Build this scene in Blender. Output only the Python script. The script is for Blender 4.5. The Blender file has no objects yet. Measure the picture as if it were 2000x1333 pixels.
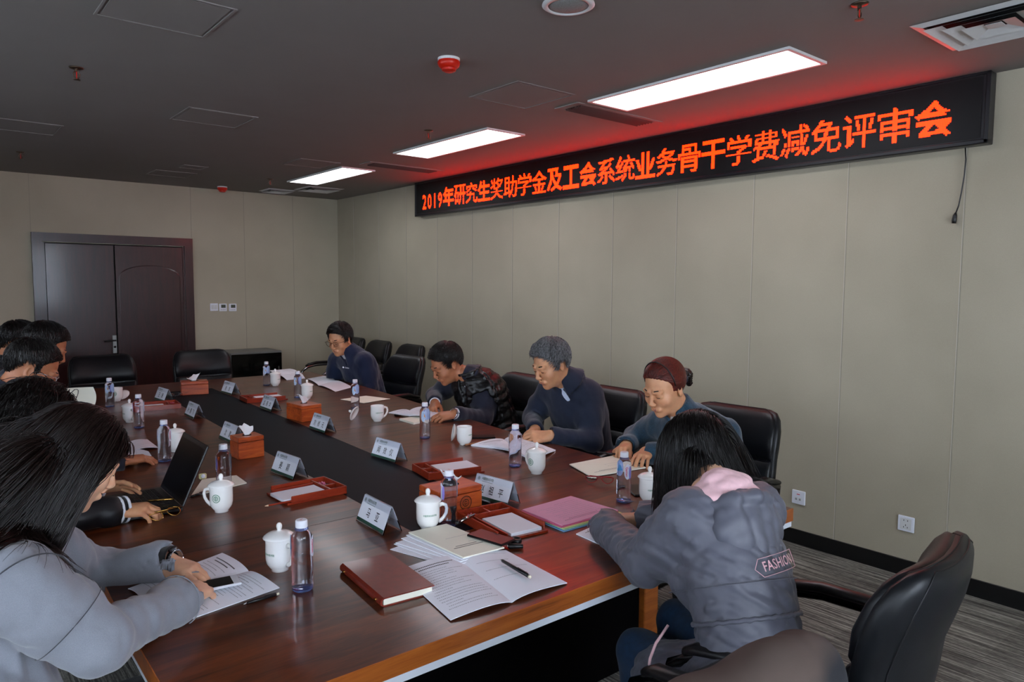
import bpy, math, random
import numpy as np
from mathutils import Matrix, Vector
sc = bpy.context.scene
COL = sc.collection
PI = math.pi
rad = math.radians
A = np.array

# ------------------------------------------------------------------ camera geometry
CF, CYAW, CPIT, CROL = 1407.3, rad(39.73), rad(-4.45), rad(.305)
CAM = A([0, 0, 1.6])
_fw = A([math.sin(CYAW) * math.cos(CPIT), math.cos(CYAW) * math.cos(CPIT), math.sin(CPIT)])
_r0 = A([math.cos(CYAW), -math.sin(CYAW), 0.0]); _u0 = np.cross(_r0, _fw)
_R = _r0 * math.cos(CROL) + _u0 * math.sin(CROL); _U = -_r0 * math.sin(CROL) + _u0 * math.cos(CROL)
TZ = .76; WX = 4.177; BY = 8.49; CZ = 2.66

def at(x, y, **k):
    """world point seen at pixel x,y of the survey photo, on the plane X=, Y= or Z="""
    (a, v), = k.items(); i = 'XYZ'.index(a)
    d = _fw + _R * (x - 1000) / CF - _U * (y - 666.5) / CF
    return CAM + d * (v - CAM[i]) / d[i]

def tb(x, y): return at(x, y, Z=TZ)

# ------------------------------------------------------------------ materials
def lin(c):
    if isinstance(c, str): c = [int(c[i:i + 2], 16) / 255 for i in (0, 2, 4)]
    return tuple((v / 12.92 if v <= .04045 else ((v + .055) / 1.055) ** 2.4) for v in c) + (1,)

class NT:
    def __init__(s, name):
        s.m = bpy.data.materials.new(name); s.m.use_nodes = True
        s.n = s.m.node_tree.nodes; s.l = s.m.node_tree.links
        s.b = s.n['Principled BSDF']
    def new(s, t, **kw):
        o = s.n.new(t)
        for k, v in kw.items():
            if k in o.inputs: o.inputs[k].default_value = v
            else: setattr(o, k, v)
        return o
    def link(s, a, b): s.l.new(a, b)
    def coords(s, scale=(1, 1, 1), rot=(0, 0, 0), which='Object'):
        tc = s.new('ShaderNodeTexCoord'); mp = s.new('ShaderNodeMapping')
        mp.inputs['Scale'].default_value = scale; mp.inputs['Rotation'].default_value = rot
        s.link(tc.outputs[which], mp.inputs['Vector']); return mp.outputs['Vector']
    def noise(s, vec, scale, detail=3, rough=.55, dist=0):
        o = s.new('ShaderNodeTexNoise', Scale=scale, Detail=detail, Roughness=rough, Distortion=dist)
        s.link(vec, o.inputs['Vector']); return o.outputs['Fac']
    def ramp(s, fac, stops):
        r = s.new('ShaderNodeValToRGB'); e = r.color_ramp.elements
        while len(e) < len(stops): e.new(.5)
        for i, (p, c) in enumerate(stops): e[i].position = p; e[i].color = c
        s.link(fac, r.inputs['Fac']); return r.outputs['Color']
    def bump(s, h, strength=.2, dist=.002):
        b = s.new('ShaderNodeBump', Strength=strength, Distance=dist)
        s.link(h, b.inputs['Height']); s.link(b.outputs['Normal'], s.b.inputs['Normal'])

def mat(name, c, rough=.5, metal=0, spec=.5, var=.12, vs=40, bump=0, bs=200, bd=.001, sheen=0, coat=0, trans=0, ior=1.45, alpha=1, sss=0, emit=None, es=1, stretch=(1, 1, 1)):
    t = NT(name); b = t.b; c = lin(c)
    b.inputs['Roughness'].default_value = rough; b.inputs['Metallic'].default_value = metal
    b.inputs['Specular IOR Level'].default_value = spec; b.inputs['IOR'].default_value = ior
    b.inputs['Sheen Weight'].default_value = sheen; b.inputs['Coat Weight'].default_value = coat; b.inputs['Coat Roughness'].default_value = .08
    b.inputs['Transmission Weight'].default_value = trans; b.inputs['Alpha'].default_value = alpha
    if sss: b.inputs['Subsurface Weight'].default_value = sss; b.inputs['Subsurface Scale'].default_value = .01; b.inputs['Subsurface Radius'].default_value = (1, .35, .2)
    if emit: b.inputs['Emission Color'].default_value = lin(emit); b.inputs['Emission Strength'].default_value = es
    v = t.coords(stretch)
    if var and not trans:
        f = t.noise(v, vs); lo = tuple(x * (1 - var) for x in c[:3]) + (1,); hi = tuple(min(1, x * (1 + var)) for x in c[:3]) + (1,)
        t.link(t.ramp(f, [(.3, lo), (.7, hi)]), b.inputs['Base Color'])
    else: b.inputs['Base Color'].default_value = c
    if bump: t.bump(t.noise(v, bs, 4), bump, bd)
    return t.m

def wood(name, c1, c2, c3, stretch=(1, 12, 12), scale=1.6, rough=.25, coat=.4, rot=0):
    t = NT(name); v = t.coords(stretch, (0, 0, rot))
    f = t.noise(v, scale, 6, .6, 1.2); g = t.noise(t.coords((stretch[0] * 2, stretch[1] * 6, stretch[2] * 6), (0, 0, rot)), scale * 3, 4)
    m = t.new('ShaderNodeMath', operation='MULTIPLY_ADD'); m.inputs[1].default_value = .35; t.link(g, m.inputs[0]); t.link(f, m.inputs[2])
    t.link(t.ramp(m.outputs[0], [(.42, lin(c1)), (.62, lin(c2)), (.85, lin(c3))]), t.b.inputs['Base Color'])
    t.b.inputs['Roughness'].default_value = rough; t.b.inputs['Coat Weight'].default_value = coat; t.b.inputs['Coat Roughness'].default_value = .1
    return t.m

# ------------------------------------------------------------------ mesh plumbing
def unit(v): v = A(v, float); return v / (np.linalg.norm(v) + 1e-12)

def mesh_np(name, V, F, mats, mi=None, smooth=True):
    """V (n,3), F list or (m,4) array"""
    me = bpy.data.meshes.new(name)
    V = np.asarray(V, dtype=np.float32)
    if isinstance(F, np.ndarray):
        k = F.shape[1]; m = len(F)
        me.vertices.add(len(V)); me.vertices.foreach_set('co', V.ravel())
        me.loops.add(m * k); me.loops.foreach_set('vertex_index', F.astype(np.int32).ravel())
        me.polygons.add(m); me.polygons.foreach_set('loop_start', np.arange(0, m * k, k, dtype=np.int32))
        me.polygons.foreach_set('loop_total', np.full(m, k, dtype=np.int32))
        me.update(calc_edges=True)
    else:
        me.from_pydata(V.tolist(), [], F); me.update()
    for x in (mats if isinstance(mats, (list, tuple)) else [mats]): me.materials.append(x)
    if mi is not None: me.polygons.foreach_set('material_index', np.asarray(mi, dtype=np.int32))
    me.polygons.foreach_set('use_smooth', np.full(len(me.polygons), smooth)); me.validate(); return me

def put(name, me, parent=None, **props):
    o = bpy.data.objects.new(name, me); COL.objects.link(o)
    if parent is not None: o.parent = parent
    for k, v in props.items(): o[k] = v
    return o

def empty(name, loc, label, cat, group=None, rz=0):
    o = bpy.data.objects.new(name, None); COL.objects.link(o); o.empty_display_size = .1
    o.location = tuple(loc); o.rotation_euler = (0, 0, rz); o['label'] = label; o['category'] = cat
    if group: o['group'] = group
    return o

def tag(o, label=None, cat=None, group=None, kind=None):
    for k, v in (('label', label), ('category', cat), ('group', group), ('kind', kind)):
        if v: o[k] = v
    return o

def kids(o): return [c for c in COL.objects if c.parent == o]

def copy_tree(o, parent=None, **props):
    c = o.copy(); COL.objects.link(c); c.parent = parent
    for k, v in props.items(): c[k] = v
    for ch in kids(o): copy_tree(ch, c)
    return c

class MB:
    """collects shapes into one mesh"""
    def __init__(s): s.v = []; s.f = []; s.m = []; s.cur = 0
    def add(s, V, F, mi=None):
        o = len(s.v); s.v += [tuple(map(float, p)) for p in V]; s.f += [tuple(int(i) + o for i in f) for f in F]; s.m += [s.cur if mi is None else mi] * len(F); return s
    def box(s, c, d, R=None, bev=0, mi=None):
        c = A(c, float); h = A(d, float) / 2
        if bev: 
            b = min(bev, *(h * .98)); V = []; pts = []
            for sx in (-1, 1):
                for sy in (-1, 1):
                    for sz in (-1, 1):
                        sg = A([sx, sy, sz]); 
                        for ax in range(3):
                            q = sg * (h - b); q[ax] = sg[ax] * h[ax]; V.append(q)
            idx = lambda sx, sy, sz, ax: ((sx > 0) * 4 + (sy > 0) * 2 + (sz > 0)) * 3 + ax
            F = []
            for ax in range(3):
                o = [i for i in range(3) if i != ax]
                for sg in (-1, 1):
                    q = []
                    for a, b2 in ((-1, -1), (1, -1), (1, 1), (-1, 1)):
                        t = [0, 0, 0]; t[ax] = sg; t[o[0]] = a; t[o[1]] = b2; q.append(idx(*t, ax))
                    F.append(q if (sg > 0) == (ax != 1) else q[::-1])
            for ax in range(3):       # edges along ax
                o = [i for i in range(3) if i != ax]
                for a in (-1, 1):
                    for b2 in (-1, 1):
                        t0 = [0, 0, 0]; t0[o[0]] = a; t0[o[1]] = b2; t0[ax] = -1; t1 = list(t0); t1[ax] = 1
                        q = [idx(*t0, o[0]), idx(*t1, o[0]), idx(*t1, o[1]), idx(*t0, o[1])]; F.append(q)
            for sx in (-1, 1):
                for sy in (-1, 1):
                    for sz in (-1, 1): F.append([idx(sx, sy, sz, 0), idx(sx, sy, sz, 1), idx(sx, sy, sz, 2)])
            V = A(V)
            # orient faces outwards
            G = []
            for f in F:
                p = V[list(f)]; n = np.cross(p[1] - p[0], p[2] - p[0]); G.append(f if n @ p.mean(0) > 0 else f[::-1])
            F = G
        else:
            V = A([[x, y, z] for x in (-1, 1) for y in (-1, 1) for z in (-1, 1)]) * h
            F = [(0, 1, 3, 2), (4, 6, 7, 5), (0, 4, 5, 1), (2, 3, 7, 6), (0, 2, 6, 4), (1, 5, 7, 3)]
        if R is not None: V = V @ A(R).T
        return s.add(V + c, F, mi)
    def lathe(s, prof, n=32, c=(0, 0, 0), R=None, mi=None, fn=None):
        V = []; F = []; m = len(prof)
        for j in range(n):
            a = 2 * PI * j / n
            for r, z in prof:
                k = fn(a, z) if fn else 1
                V.append((r * k * math.cos(a), r * k * math.sin(a), z))
        for j in range(n):
            k = (j + 1) % n
            for i in range(m - 1): F.append((j * m + i, k * m + i, k * m + i + 1, j * m + i + 1))
        V = A(V)
        if R is not None: V = V @ A(R).T
        return s.add(V + A(c), F, mi)
    def tube(s, pts, r, n=10, closed=False, mi=None, flat=None, cap=True):
        pts = A(pts, float); N = len(pts); rs = np.broadcast_to(A(r, float), (N,)) if np.ndim(r) else np.full(N, r)
        T = np.zeros_like(pts)
        for i in range(N):
            a = pts[(i - 1) % N] if closed or i > 0 else pts[i]; b = pts[(i + 1) % N] if closed or i < N - 1 else pts[i]
            T[i] = unit(b - a)
        u = np.cross(T[0], [0, 0, 1]); 
        if np.linalg.norm(u) < .1: u = np.cross(T[0], [1, 0, 0])
        u = unit(u); V = []
        for i in range(N):
            u = unit(u - T[i] * (u @ T[i])); w = np.cross(T[i], u)
            for j in range(n):
                a = 2 * PI * j / n; V.append(pts[i] + rs[i] * (u * math.cos(a) * (flat[0] if flat else 1) + w * math.sin(a) * (flat[1] if flat else 1)))
        F = []
        for i in range(N if closed else N - 1):
            for j in range(n):
                i2 = (i + 1) % N; F.append((i * n + j, i * n + (j + 1) % n, i2 * n + (j + 1) % n, i2 * n + j))
        if not closed and cap: F += [tuple(range(n - 1, -1, -1)), tuple((N - 1) * n + j for j in range(n))]
        return s.add(V, F, mi)
    def loft(s, rings, mi=None, cap=True):
        n = len(rings[0]); V = [p for r in rings for p in r]; F = []
        for i in range(len(rings) - 1):
            for j in range(n): F.append((i * n + j, i * n + (j + 1) % n, (i + 1) * n + (j + 1) % n, (i + 1) * n + j))
        if cap: F += [tuple(range(n - 1, -1, -1)), tuple((len(rings) - 1) * n + j for j in range(n))]
        return s.add(V, F, mi)
    def prism(s, poly, z0, z1, mi=None):
        n = len(poly); V = [(x, y, z0) for x, y in poly] + [(x, y, z1) for x, y in poly]
        F = [tuple(range(n - 1, -1, -1)), tuple(range(n, 2 * n))] + [(i, (i + 1) % n, n + (i + 1) % n, n + i) for i in range(n)]
        return s.add(V, F, mi)
    def build(s, name, mats, parent=None, smooth=False, auto=None, **props):
        me = mesh_np(name, s.v, s.f, mats, s.m, smooth or auto is not None)
        if auto is not None:
            try: me.set_sharp_from_angle(angle=rad(auto))
            except Exception: pass
        return put(name, me, parent, **props)

def xf(V, loc=(0, 0, 0), R=None):
    V = A(V, float)
    return (V @ A(R).T if R is not None else V) + A(loc)

def Rz(a): c, s_ = math.cos(a), math.sin(a); return A([[c, -s_, 0], [s_, c, 0], [0, 0, 1]])
def frame(fwd, up=(0, 0, 1)):
    f = unit(fwd); r = unit(np.cross(f, up)); u = np.cross(r, f); return np.stack([r, f, u], 1)   # columns right, forward, up

_tc = {}
def text(s, size=1., xs=1., bold=0., space=1.):
    """flat glyph outlines as verts / faces in the xy plane, centred"""
    k = (s, xs, bold, space)
    if k not in _tc:
        cu = bpy.data.curves.new('t', 'FONT'); cu.body = s; cu.offset = bold; cu.space_character = space; cu.resolution_u = 2
        cu.align_x = 'CENTER'; cu.align_y = 'CENTER'; ob = bpy.data.objects.new('t', cu); COL.objects.link(ob)
        bpy.context.view_layer.update(); dg = bpy.context.evaluated_depsgraph_get()
        me = bpy.data.meshes.new_from_object(ob.evaluated_get(dg))
        V = A([tuple(v.co) for v in me.vertices]).reshape(-1, 3); F = [tuple(p.vertices) for p in me.polygons]
        V[:, 0] *= xs; bpy.data.objects.remove(ob); bpy.data.meshes.remove(me); _tc[k] = (V, F)
    V, F = _tc[k]; return V * size, F

# ------------------------------------------------------------------ signed distance sculpting
class SDF:
    def __init__(s): s.p = []
    def cap(s, a, b, ra, rb=None, k=.02, op='+'): s.p.append(('c', op, k, A(a, float), A(b, float), ra, ra if rb is None else rb)); return s
    def ell(s, c, r, R=None, k=.02, op='+'): s.p.append(('e', op, k, A(c, float), A(r, float) * np.ones(3), np.eye(3) if R is None else A(R))); return s
    def tube(s, a, b, ra, rb, th, k=.005, op='+'): s.p.append(('t', op, k, A(a, float), A(b, float), ra, rb, th)); return s
    def box(s, c, h, R=None, rd=.01, k=.01, op='+'): s.p.append(('b', op, k, A(c, float), A(h, float), np.eye(3) if R is None else A(R), rd)); return s
    def chain(s, pts, rs, k=.02, op='+'):
        for i in range(len(pts) - 1): s.cap(pts[i], pts[i + 1], rs[i], rs[i + 1], k, op)
        return s
    @staticmethod
    def bound(q):
        if q[0] in 'ct': m = max(q[5], q[6]) + (q[7] if q[0] == 't' else 0); return np.minimum(q[3], q[4]) - m, np.maximum(q[3], q[4]) + m
        if q[0] == 'e': e = np.abs(q[5]) @ q[4]; return q[3] - e, q[3] + e
        e = np.abs(q[5]) @ (q[4] + q[6]); return q[3] - e, q[3] + e
    @staticmethod
    def ev(q, P):
        if q[0] in 'ct':
            a, b = q[3], q[4]; ba = b - a; L2 = ba @ ba + 1e-9
            t = (P - a) @ ba / L2
            if q[0] == 'c':
                t = np.clip(t, 0, 1); return np.linalg.norm(P - a - t[..., None] * ba, axis=-1) - (q[5] + (q[6] - q[5]) * t)
            rr = np.linalg.norm(P - a - t[..., None] * ba, axis=-1); tc = np.clip(t, 0, 1)
            d = np.abs(rr - (q[5] + (q[6] - q[5]) * tc)) - q[7]; return np.maximum(d, (np.abs(t - .5) - .5) * math.sqrt(L2))
        L = (P - q[3]) @ q[5]
        if q[0] == 'e':
            k0 = np.linalg.norm(L / q[4], axis=-1); k1 = np.linalg.norm(L / (q[4] ** 2), axis=-1); return k0 * (k0 - 1) / (k1 + 1e-9)
        w = np.abs(L) - q[4]; return np.linalg.norm(np.maximum(w, 0), axis=-1) + np.minimum(w.max(-1), 0) - q[6]
    @staticmethod
    def mix(D, d, op, k):
        if op == '-': d = -d; D = -D
        if op == '&': D = -D; d = -d
        h = np.maximum(k - np.abs(D - d), 0) / k if k > 0 else 0
        if op == '-': m = np.minimum(D, -d) if False else None
        r = np.minimum(D, d) - h * h * k * .25
        return r
    def comb(s, D, d, q):
        k = q[2]; h = np.maximum(k - np.abs((D - d) if q[1] == '+' else (D + d) if q[1] == '-' else (D - d)), 0) / max(k, 1e-6)
        if q[1] == '+': return np.minimum(D, d) - h * h * k * .25
        if q[1] == '-': return np.maximum(D, -d) + h * h * k * .25
        return np.maximum(D, d) + h * h * k * .25
    def at(s, P):
        D = np.full(P.shape[:-1], 1.0)
        for q in s.p: D = s.comb(D, s.ev(q, P), q)
        return D
    def grad(s, P, e=.004):
        g = np.stack([s.at(P + A(o)) - s.at(P - A(o)) for o in ((e, 0, 0), (0, e, 0), (0, 0, e))], -1)
        return g / (np.linalg.norm(g, axis=-1, keepdims=True) + 1e-9)
    def mesh(s, vox, fn=None, cut=None):
        bs = [s.bound(q) for q in s.p if q[1] == '+']; lo = np.min([b[0] for b in bs], 0) - 3 * vox; hi = np.max([b[1] for b in bs], 0) + 3 * vox
        n = np.ceil((hi - lo) / vox).astype(int) + 1; D = np.full(n, .06, np.float32)
        for q in s.p:
            a, b = s.bound(q); m = q[2] + 3 * vox + .004
            i0 = np.clip(np.floor((a - m - lo) / vox).astype(int), 0, n - 1); i1 = np.clip(np.ceil((b + m - lo) / vox).astype(int) + 1, 1, n)
            if q[1] == '&': i0 = np.zeros(3, int); i1 = n
            if np.any(i1 <= i0): continue
            ax = [lo[i] + vox * np.arange(i0[i], i1[i]) for i in range(3)]
            P = np.stack(np.meshgrid(*ax, indexing='ij'), -1); sl = tuple(slice(i0[i], i1[i]) for i in range(3))
            D[sl] = s.comb(D[sl], s.ev(q, P), q)
        if fn is not None or cut is not None:
            m = np.abs(D) < .03; I = np.argwhere(m); P = lo + I * vox
            if fn is not None: D[m] += fn(P)
            if cut is not None: 
                m = D < .03; I = np.argwhere(m); P = lo + I * vox; D[m] = np.maximum(D[m], cut(P))
        return nets(D, lo, vox)

def nets(D, lo, vox):
    S = D < 0; nx, ny, nz = D.shape
    c = S[:-1, :-1, :-1].astype(np.int8)
    tot = sum(S[i:nx - 1 + i, j:ny - 1 + j, k:nz - 1 + k].astype(np.int8) for i in (0, 1) for j in (0, 1) for k in (0, 1))
    act = (tot > 0) & (tot < 8); I = np.argwhere(act); idx = np.full(act.shape, -1, np.int64); idx[act] = np.arange(len(I))
    acc = np.zeros((len(I), 3)); cnt = np.zeros(len(I))
    for ax in range(3):
        o = [i for i in range(3) if i != ax]
        for a in (0, 1):
            for b in (0, 1):
                e0 = I.copy(); e0[:, o[0]] += a; e0[:, o[1]] += b; e1 = e0.copy(); e1[:, ax] += 1
                d0 = D[tuple(e0.T)]; d1 = D[tuple(e1.T)]; m = (d0 < 0) != (d1 < 0)
                t = d0[m] / (d0[m] - d1[m]); p = e0[m].astype(float); p[:, ax] += t; acc[m] += p; cnt[m] += 1
    V = lo + vox * acc / cnt[:, None]; Fs = []
    for ax in range(3):
        o = [i for i in range(3) if i != ax]
        sl0 = [slice(None)] * 3; sl1 = [slice(None)] * 3; sl0[ax] = slice(0, -1); sl1[ax] = slice(1, None)
        ch = S[tuple(sl0)] != S[tuple(sl1)]
        for q in o: z = [slice(None)] * 3; z[q] = 0; ch[tuple(z)] = False; z[q] = -1; ch[tuple(z)] = False
        E = np.argwhere(ch); ins = S[tuple(E.T)]
        q = []
        for a, b in ((0, 0), (1, 0), (1, 1), (0, 1)):
            e = E.copy(); e[:, o[0]] -= a; e[:, o[1]] -= b; q.append(idx[tuple(e.T)])
        q = np.stack(q, 1); flip = ins if ax != 1 else ~ins
        q[flip] = q[flip][:, ::-1]; Fs.append(q)
    F = np.concatenate(Fs); F = F[(F >= 0).all(1)]
    return V, F[:, ::-1]

def smooth_mesh(V, F, it=2, lam=.5):
    n = len(V); a = np.concatenate([F[:, i] for i in range(4)]); b = np.concatenate([F[:, (i + 1) % 4] for i in range(4)])
    for _ in range(it):
        acc = np.zeros_like(V); cnt = np.bincount(a, minlength=n) + np.bincount(b, minlength=n)
        for d in range(3): acc[:, d] = np.bincount(a, V[b, d], n) + np.bincount(b, V[a, d], n)
        V = V + lam * (acc / np.maximum(cnt, 1)[:, None] - V)
    return V

def joinm(parts):
    V = []; F = []; o = 0
    for v, f in parts: V.append(v); F.append(f + o); o += len(v)
    return np.concatenate(V), np.concatenate(F)

def folds(P, amp=.004, f=22, seed=0, ax=(1, 1, 1)):
    r = np.random.RandomState(seed); P = P * A(ax); o = np.zeros(len(P))
    for i in range(4):
        a = r.normal(size=3); a /= np.linalg.norm(a); b = r.normal(size=3)
        ph = P @ a * f * (1 + .6 * i) + r.rand() * 6 + 1.4 * np.sin(P @ b * f * .45 + r.rand() * 6)
        o += (1 - 2 * np.abs(np.sin(ph))) / (1 + i)
    return amp * o * .6
# ================================================================== palette
M = {}
M['leather'] = mat('leather', '101216', .40, spec=.4, var=.1, bump=.25, bs=350, bd=.0006)
M['leather_seam'] = mat('leather seam', '0c0c0e', .5)
M['chrome'] = mat('chrome', 'c8c8cc', .12, metal=1, var=0)
M['black_plastic'] = mat('black plastic', '141416', .35, var=0)
M['dark_screen'] = mat('dark screen', '050506', .28, spec=.3, var=0, coat=.0)
M['porcelain'] = mat('porcelain', 'fbfaf6', .18, var=.01, coat=.5)
M['green_print'] = mat('green print', '1f7a52', .5, var=0)
M['green_band'] = mat('green band', '1d4a3c', .45, var=.05)
M['ink'] = mat('ink', '2a2a30', .7, var=0)
M['soft_ink'] = mat('soft ink', '9a9ba4', .8, var=0)
M['paper'] = mat('paper', 'f1f4fd', .75, var=.015, vs=8)
M['cream_paper'] = mat('cream paper', 'f3f1df', .75, var=.02, vs=8)
M['pink_paper'] = mat('pink paper', 'eeb0ce', .75, var=.02)
M['rose_paper'] = mat('rose paper', 'e0709a', .75, var=.02)
M['yellow_paper'] = mat('yellow paper', 'efe9a0', .75, var=.02)
M['green_paper'] = mat('green paper', 'a9dfb0', .75, var=.02)
M['blue_paper'] = mat('blue paper', '7fb4e4', .75, var=.02)
M['water'] = mat('water in clear plastic', 'eaf0ff', .01, trans=1, ior=1.12, var=0, spec=1, coat=1)
M['blue_plastic'] = mat('blue tinted plastic', '9db4fa', .1, trans=.85, ior=1.3, var=0)
M['white_plastic'] = mat('white plastic', 'e8eaf2', .35, var=0)
M['acrylic'] = mat('clear acrylic', 'f2f5fa', .03, trans=1, ior=1.2, var=0)
M['label_white'] = mat('bottle label', 'dfe4f4', .4, var=0)
M['label_purple'] = mat('bottle label purple', '8a7fd0', .4, var=0)
M['label_blue'] = mat('bottle label blue', '3f9fd0', .4, var=0)
M['label_orange'] = mat('bottle label orange', 'd08a50', .4, var=0)
M['red_print'] = mat('red print', 'd02848', .5, var=0)
M['tissue'] = mat('tissue', 'f0f0f2', .9, var=.03, sss=.0)
M['redwood'] = wood('red lacquered wood', '6a2412', 'b04a1e', 'c8602a', (1, 7, 7), 5, .3, .3)
M['traywood'] = wood('tray wood', '5a150c', '8e2c16', 'a63a1c', (1, 8, 8), 6, .28, .4)
M['red_leather'] = mat('oxblood leather', '74200f', .35, var=.15, bump=.15, bs=300, bd=.0005, coat=.2)
M['gold'] = mat('gold', 'c89a50', .25, metal=1, var=0)
M['lens'] = mat('eyeglass lens', 'e8e4e8', .03, trans=1, ior=1.1, var=0)
M['grey_metal'] = mat('brushed grey metal', '8d8f8c', .35, metal=.8, var=.05)
M['white_paint'] = mat('white enamel', 'd8d9d8', .45, var=.02)
M['red_plastic'] = mat('red plastic', 'c8200c', .35, var=0)
M['brass'] = mat('sprinkler brass', '6a5a4c', .35, metal=.9, var=0)
M['glow'] = mat('ceiling light diffuser', 'ffffff', .6, var=0, emit='f4f8ff', es=4.6)
M['led'] = mat('red led', '200000', .5, var=0, emit='ff3a05', es=10.5)
M['led'].node_tree.nodes['Principled BSDF'].inputs['Emission Color'].default_value = (1, .0065, .0, 1)
M['sign_black'] = mat('sign face', '0b0a0c', .45, var=0, spec=.3)
M['sign_frame'] = mat('sign frame', '15151a', .3, var=0)
M['void'] = mat('dark duct', '0a0a0a', .9, var=0)

# ================================================================== room shell
def make_wall_mat():
    t = NT('woven wall panels'); v = t.coords((1, 1, 1))
    f = t.noise(t.coords((1, 1, 1)), 420, 2); g = t.noise(v, 1.1, 3)
    mx = t.new('ShaderNodeMath', operation='MULTIPLY_ADD'); mx.inputs[1].default_value = .45; t.link(f, mx.inputs[0]); t.link(g, mx.inputs[2])
    t.link(t.ramp(mx.outputs[0], [(.4, lin('a29985')), (1.0, lin('b7ae99'))]), t.b.inputs['Base Color'])
    t.b.inputs['Roughness'].default_value = .85; t.bump(f, .35, .0008); return t.m
M['wall'] = make_wall_mat()
M['seam'] = mat('wall panel seam', '9a9484', .9, var=0)
M['seam_light'] = mat('wall panel bead', 'c6bfb0', .8, var=0)
M['ceiling'] = mat('painted ceiling', '857f7b', .9, var=.02, vs=3, bump=.1, bs=300)
M['skirting'] = mat('black skirting', '0d0d0f', .4, var=0)

def make_carpet():
    t = NT('striped carpet tiles'); v = t.coords((1, 1, 1))
    st = t.noise(t.coords((95, 2.2, 1)), 1, 3, .6); fi = t.noise(t.coords((300, 40, 1)), 1, 2)
    tile = t.new('ShaderNodeTexChecker', Scale=2); t.link(v, tile.inputs['Vector'])
    a = t.new('ShaderNodeMath', operation='MULTIPLY_ADD'); a.inputs[1].default_value = .35; t.link(fi, a.inputs[0]); t.link(st, a.inputs[2])
    b2 = t.new('ShaderNodeMath', operation='MULTIPLY_ADD'); b2.inputs[1].default_value = .03; t.link(tile.outputs['Fac'], b2.inputs[0]); t.link(a.outputs[0], b2.inputs[2])
    t.link(t.ramp(b2.outputs[0], [(.5, lin('3d3b37')), (.68, lin('6b6862')), (.86, lin('a5a297'))]), t.b.inputs['Base Color'])
    t.b.inputs['Roughness'].default_value = .95; t.b.inputs['Specular IOR Level'].default_value = .1; t.bump(st, .5, .003); return t.m
M['carpet'] = make_carpet()
X0, Y0 = -2.2, -2.4
def struct(name, mb, m, **k): o = mb.build(name, m, **k); o['kind'] = 'structure'; return o
struct('floor', MB().box(((X0 + WX) / 2, (Y0 + BY) / 2, -.05), (WX - X0, BY - Y0, .1)), M['carpet'])
# ceiling with real openings is not needed: fittings are set against it
struct('ceiling', MB().box(((X0 + WX) / 2, (Y0 + BY) / 2, CZ + .05), (WX - X0 + .3, BY - Y0 + .3, .1)), M['ceiling'])
w = MB().box((WX + .06, (Y0 + BY) / 2, CZ / 2), (.12, BY - Y0 + .24, CZ), mi=0)
seams = [1.395 + .605 * i for i in range(-6, 12)]
for i, y in enumerate(seams):
    w.box((WX - .0005, y, CZ / 2), (.003, .004, CZ), mi=1); w.box((WX - .0005, y + .004, CZ / 2), (.004, .003, CZ), mi=2)
struct('wall_right', w, [M['wall'], M['seam'], M['seam_light']])
w = MB().box(((X0 + WX) / 2, BY + .06, CZ / 2), (WX - X0, .12, CZ), mi=0)
for x in (-.9, -.3, .31, .92, 2.415, 3.0, 3.59): 
    z0 = 2.1 if .5 < x < 2.45 else 0
    w.box((x, BY - .0005, (CZ + z0) / 2), (.004, .003, CZ - z0), mi=1)
struct('wall_back', w, [M['wall'], M['seam'], M['seam_light']])
# left wall and the wall behind the camera carry the windows
def window_wall(name, axis, const, a0, a1, opens, zs, ze, th):
    w = MB(); 
    def seg(u0, u1, z0, z1):
        if axis == 'x': w.box((const, (u0 + u1) / 2, (z0 + z1) / 2), (th, u1 - u0, z1 - z0))
        else: w.box(((u0 + u1) / 2, const, (z0 + z1) / 2), (u1 - u0, th, z1 - z0))
    seg(a0, a1, 0, zs); seg(a0, a1, ze, CZ); u = a0
    for o0, o1 in opens: seg(u, o0, zs, ze); u = o1
    seg(u, a1, zs, ze); struct(name, w, M['wall'])
LW = [(-1.6, .4), (.8, 2.8), (3.2, 5.2)]; FW = [(-1.7, .3), (.7, 2.7)]
window_wall('wall_left', 'x', X0 - .06, Y0 - .12, BY + .12, LW, .85, 2.35, .12)
window_wall('wall_front', 'y', Y0 - .06, X0, WX, FW, .85, 2.35, .12)
M['alu'] = mat('window aluminium', 'c4c6c8', .4, metal=.6, var=0)
M['pane'] = mat('window glass', 'f4f8ff', .0, trans=1, ior=1.05, var=0)
n = 0
for axis, const, opens in (('x', X0 - .06, LW), ('y', Y0 - .06, FW)):
    for o0, o1 in opens:
        n += 1; w = MB(); g = MB(); mid = (o0 + o1) / 2
        def bx(m_, u, z, du, dz, t): m_.box((const, u, z) if axis == 'x' else (u, const, z), (t, du, dz) if axis == 'x' else (du, t, dz))
        for u in (o0 + .025, o1 - .025, mid): bx(w, u, 1.6, .05, 1.5, .06)
        for z in (.875, 2.325): bx(w, mid, z, o1 - o0 - .1, .05, .06)
        wi = struct('window_%d' % n, w, M['alu']); bx(g, mid, 1.6, o1 - o0 - .1, 1.4, .006)
        p_ = g.build('pane', M['pane'], wi)
struct('baseboard_right', MB().box((WX - .006, (Y0 + BY) / 2, .045), (.012, BY - Y0, .09)), M['skirting'])
w = MB().box(((2.42 + WX) / 2, BY - .006, .045), (WX - 2.42, .012, .09)); w.box(((X0 + .91) / 2, BY - .006, .045), (.91 - X0, .012, .09)); struct('baseboard_back', w, M['skirting'])

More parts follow.
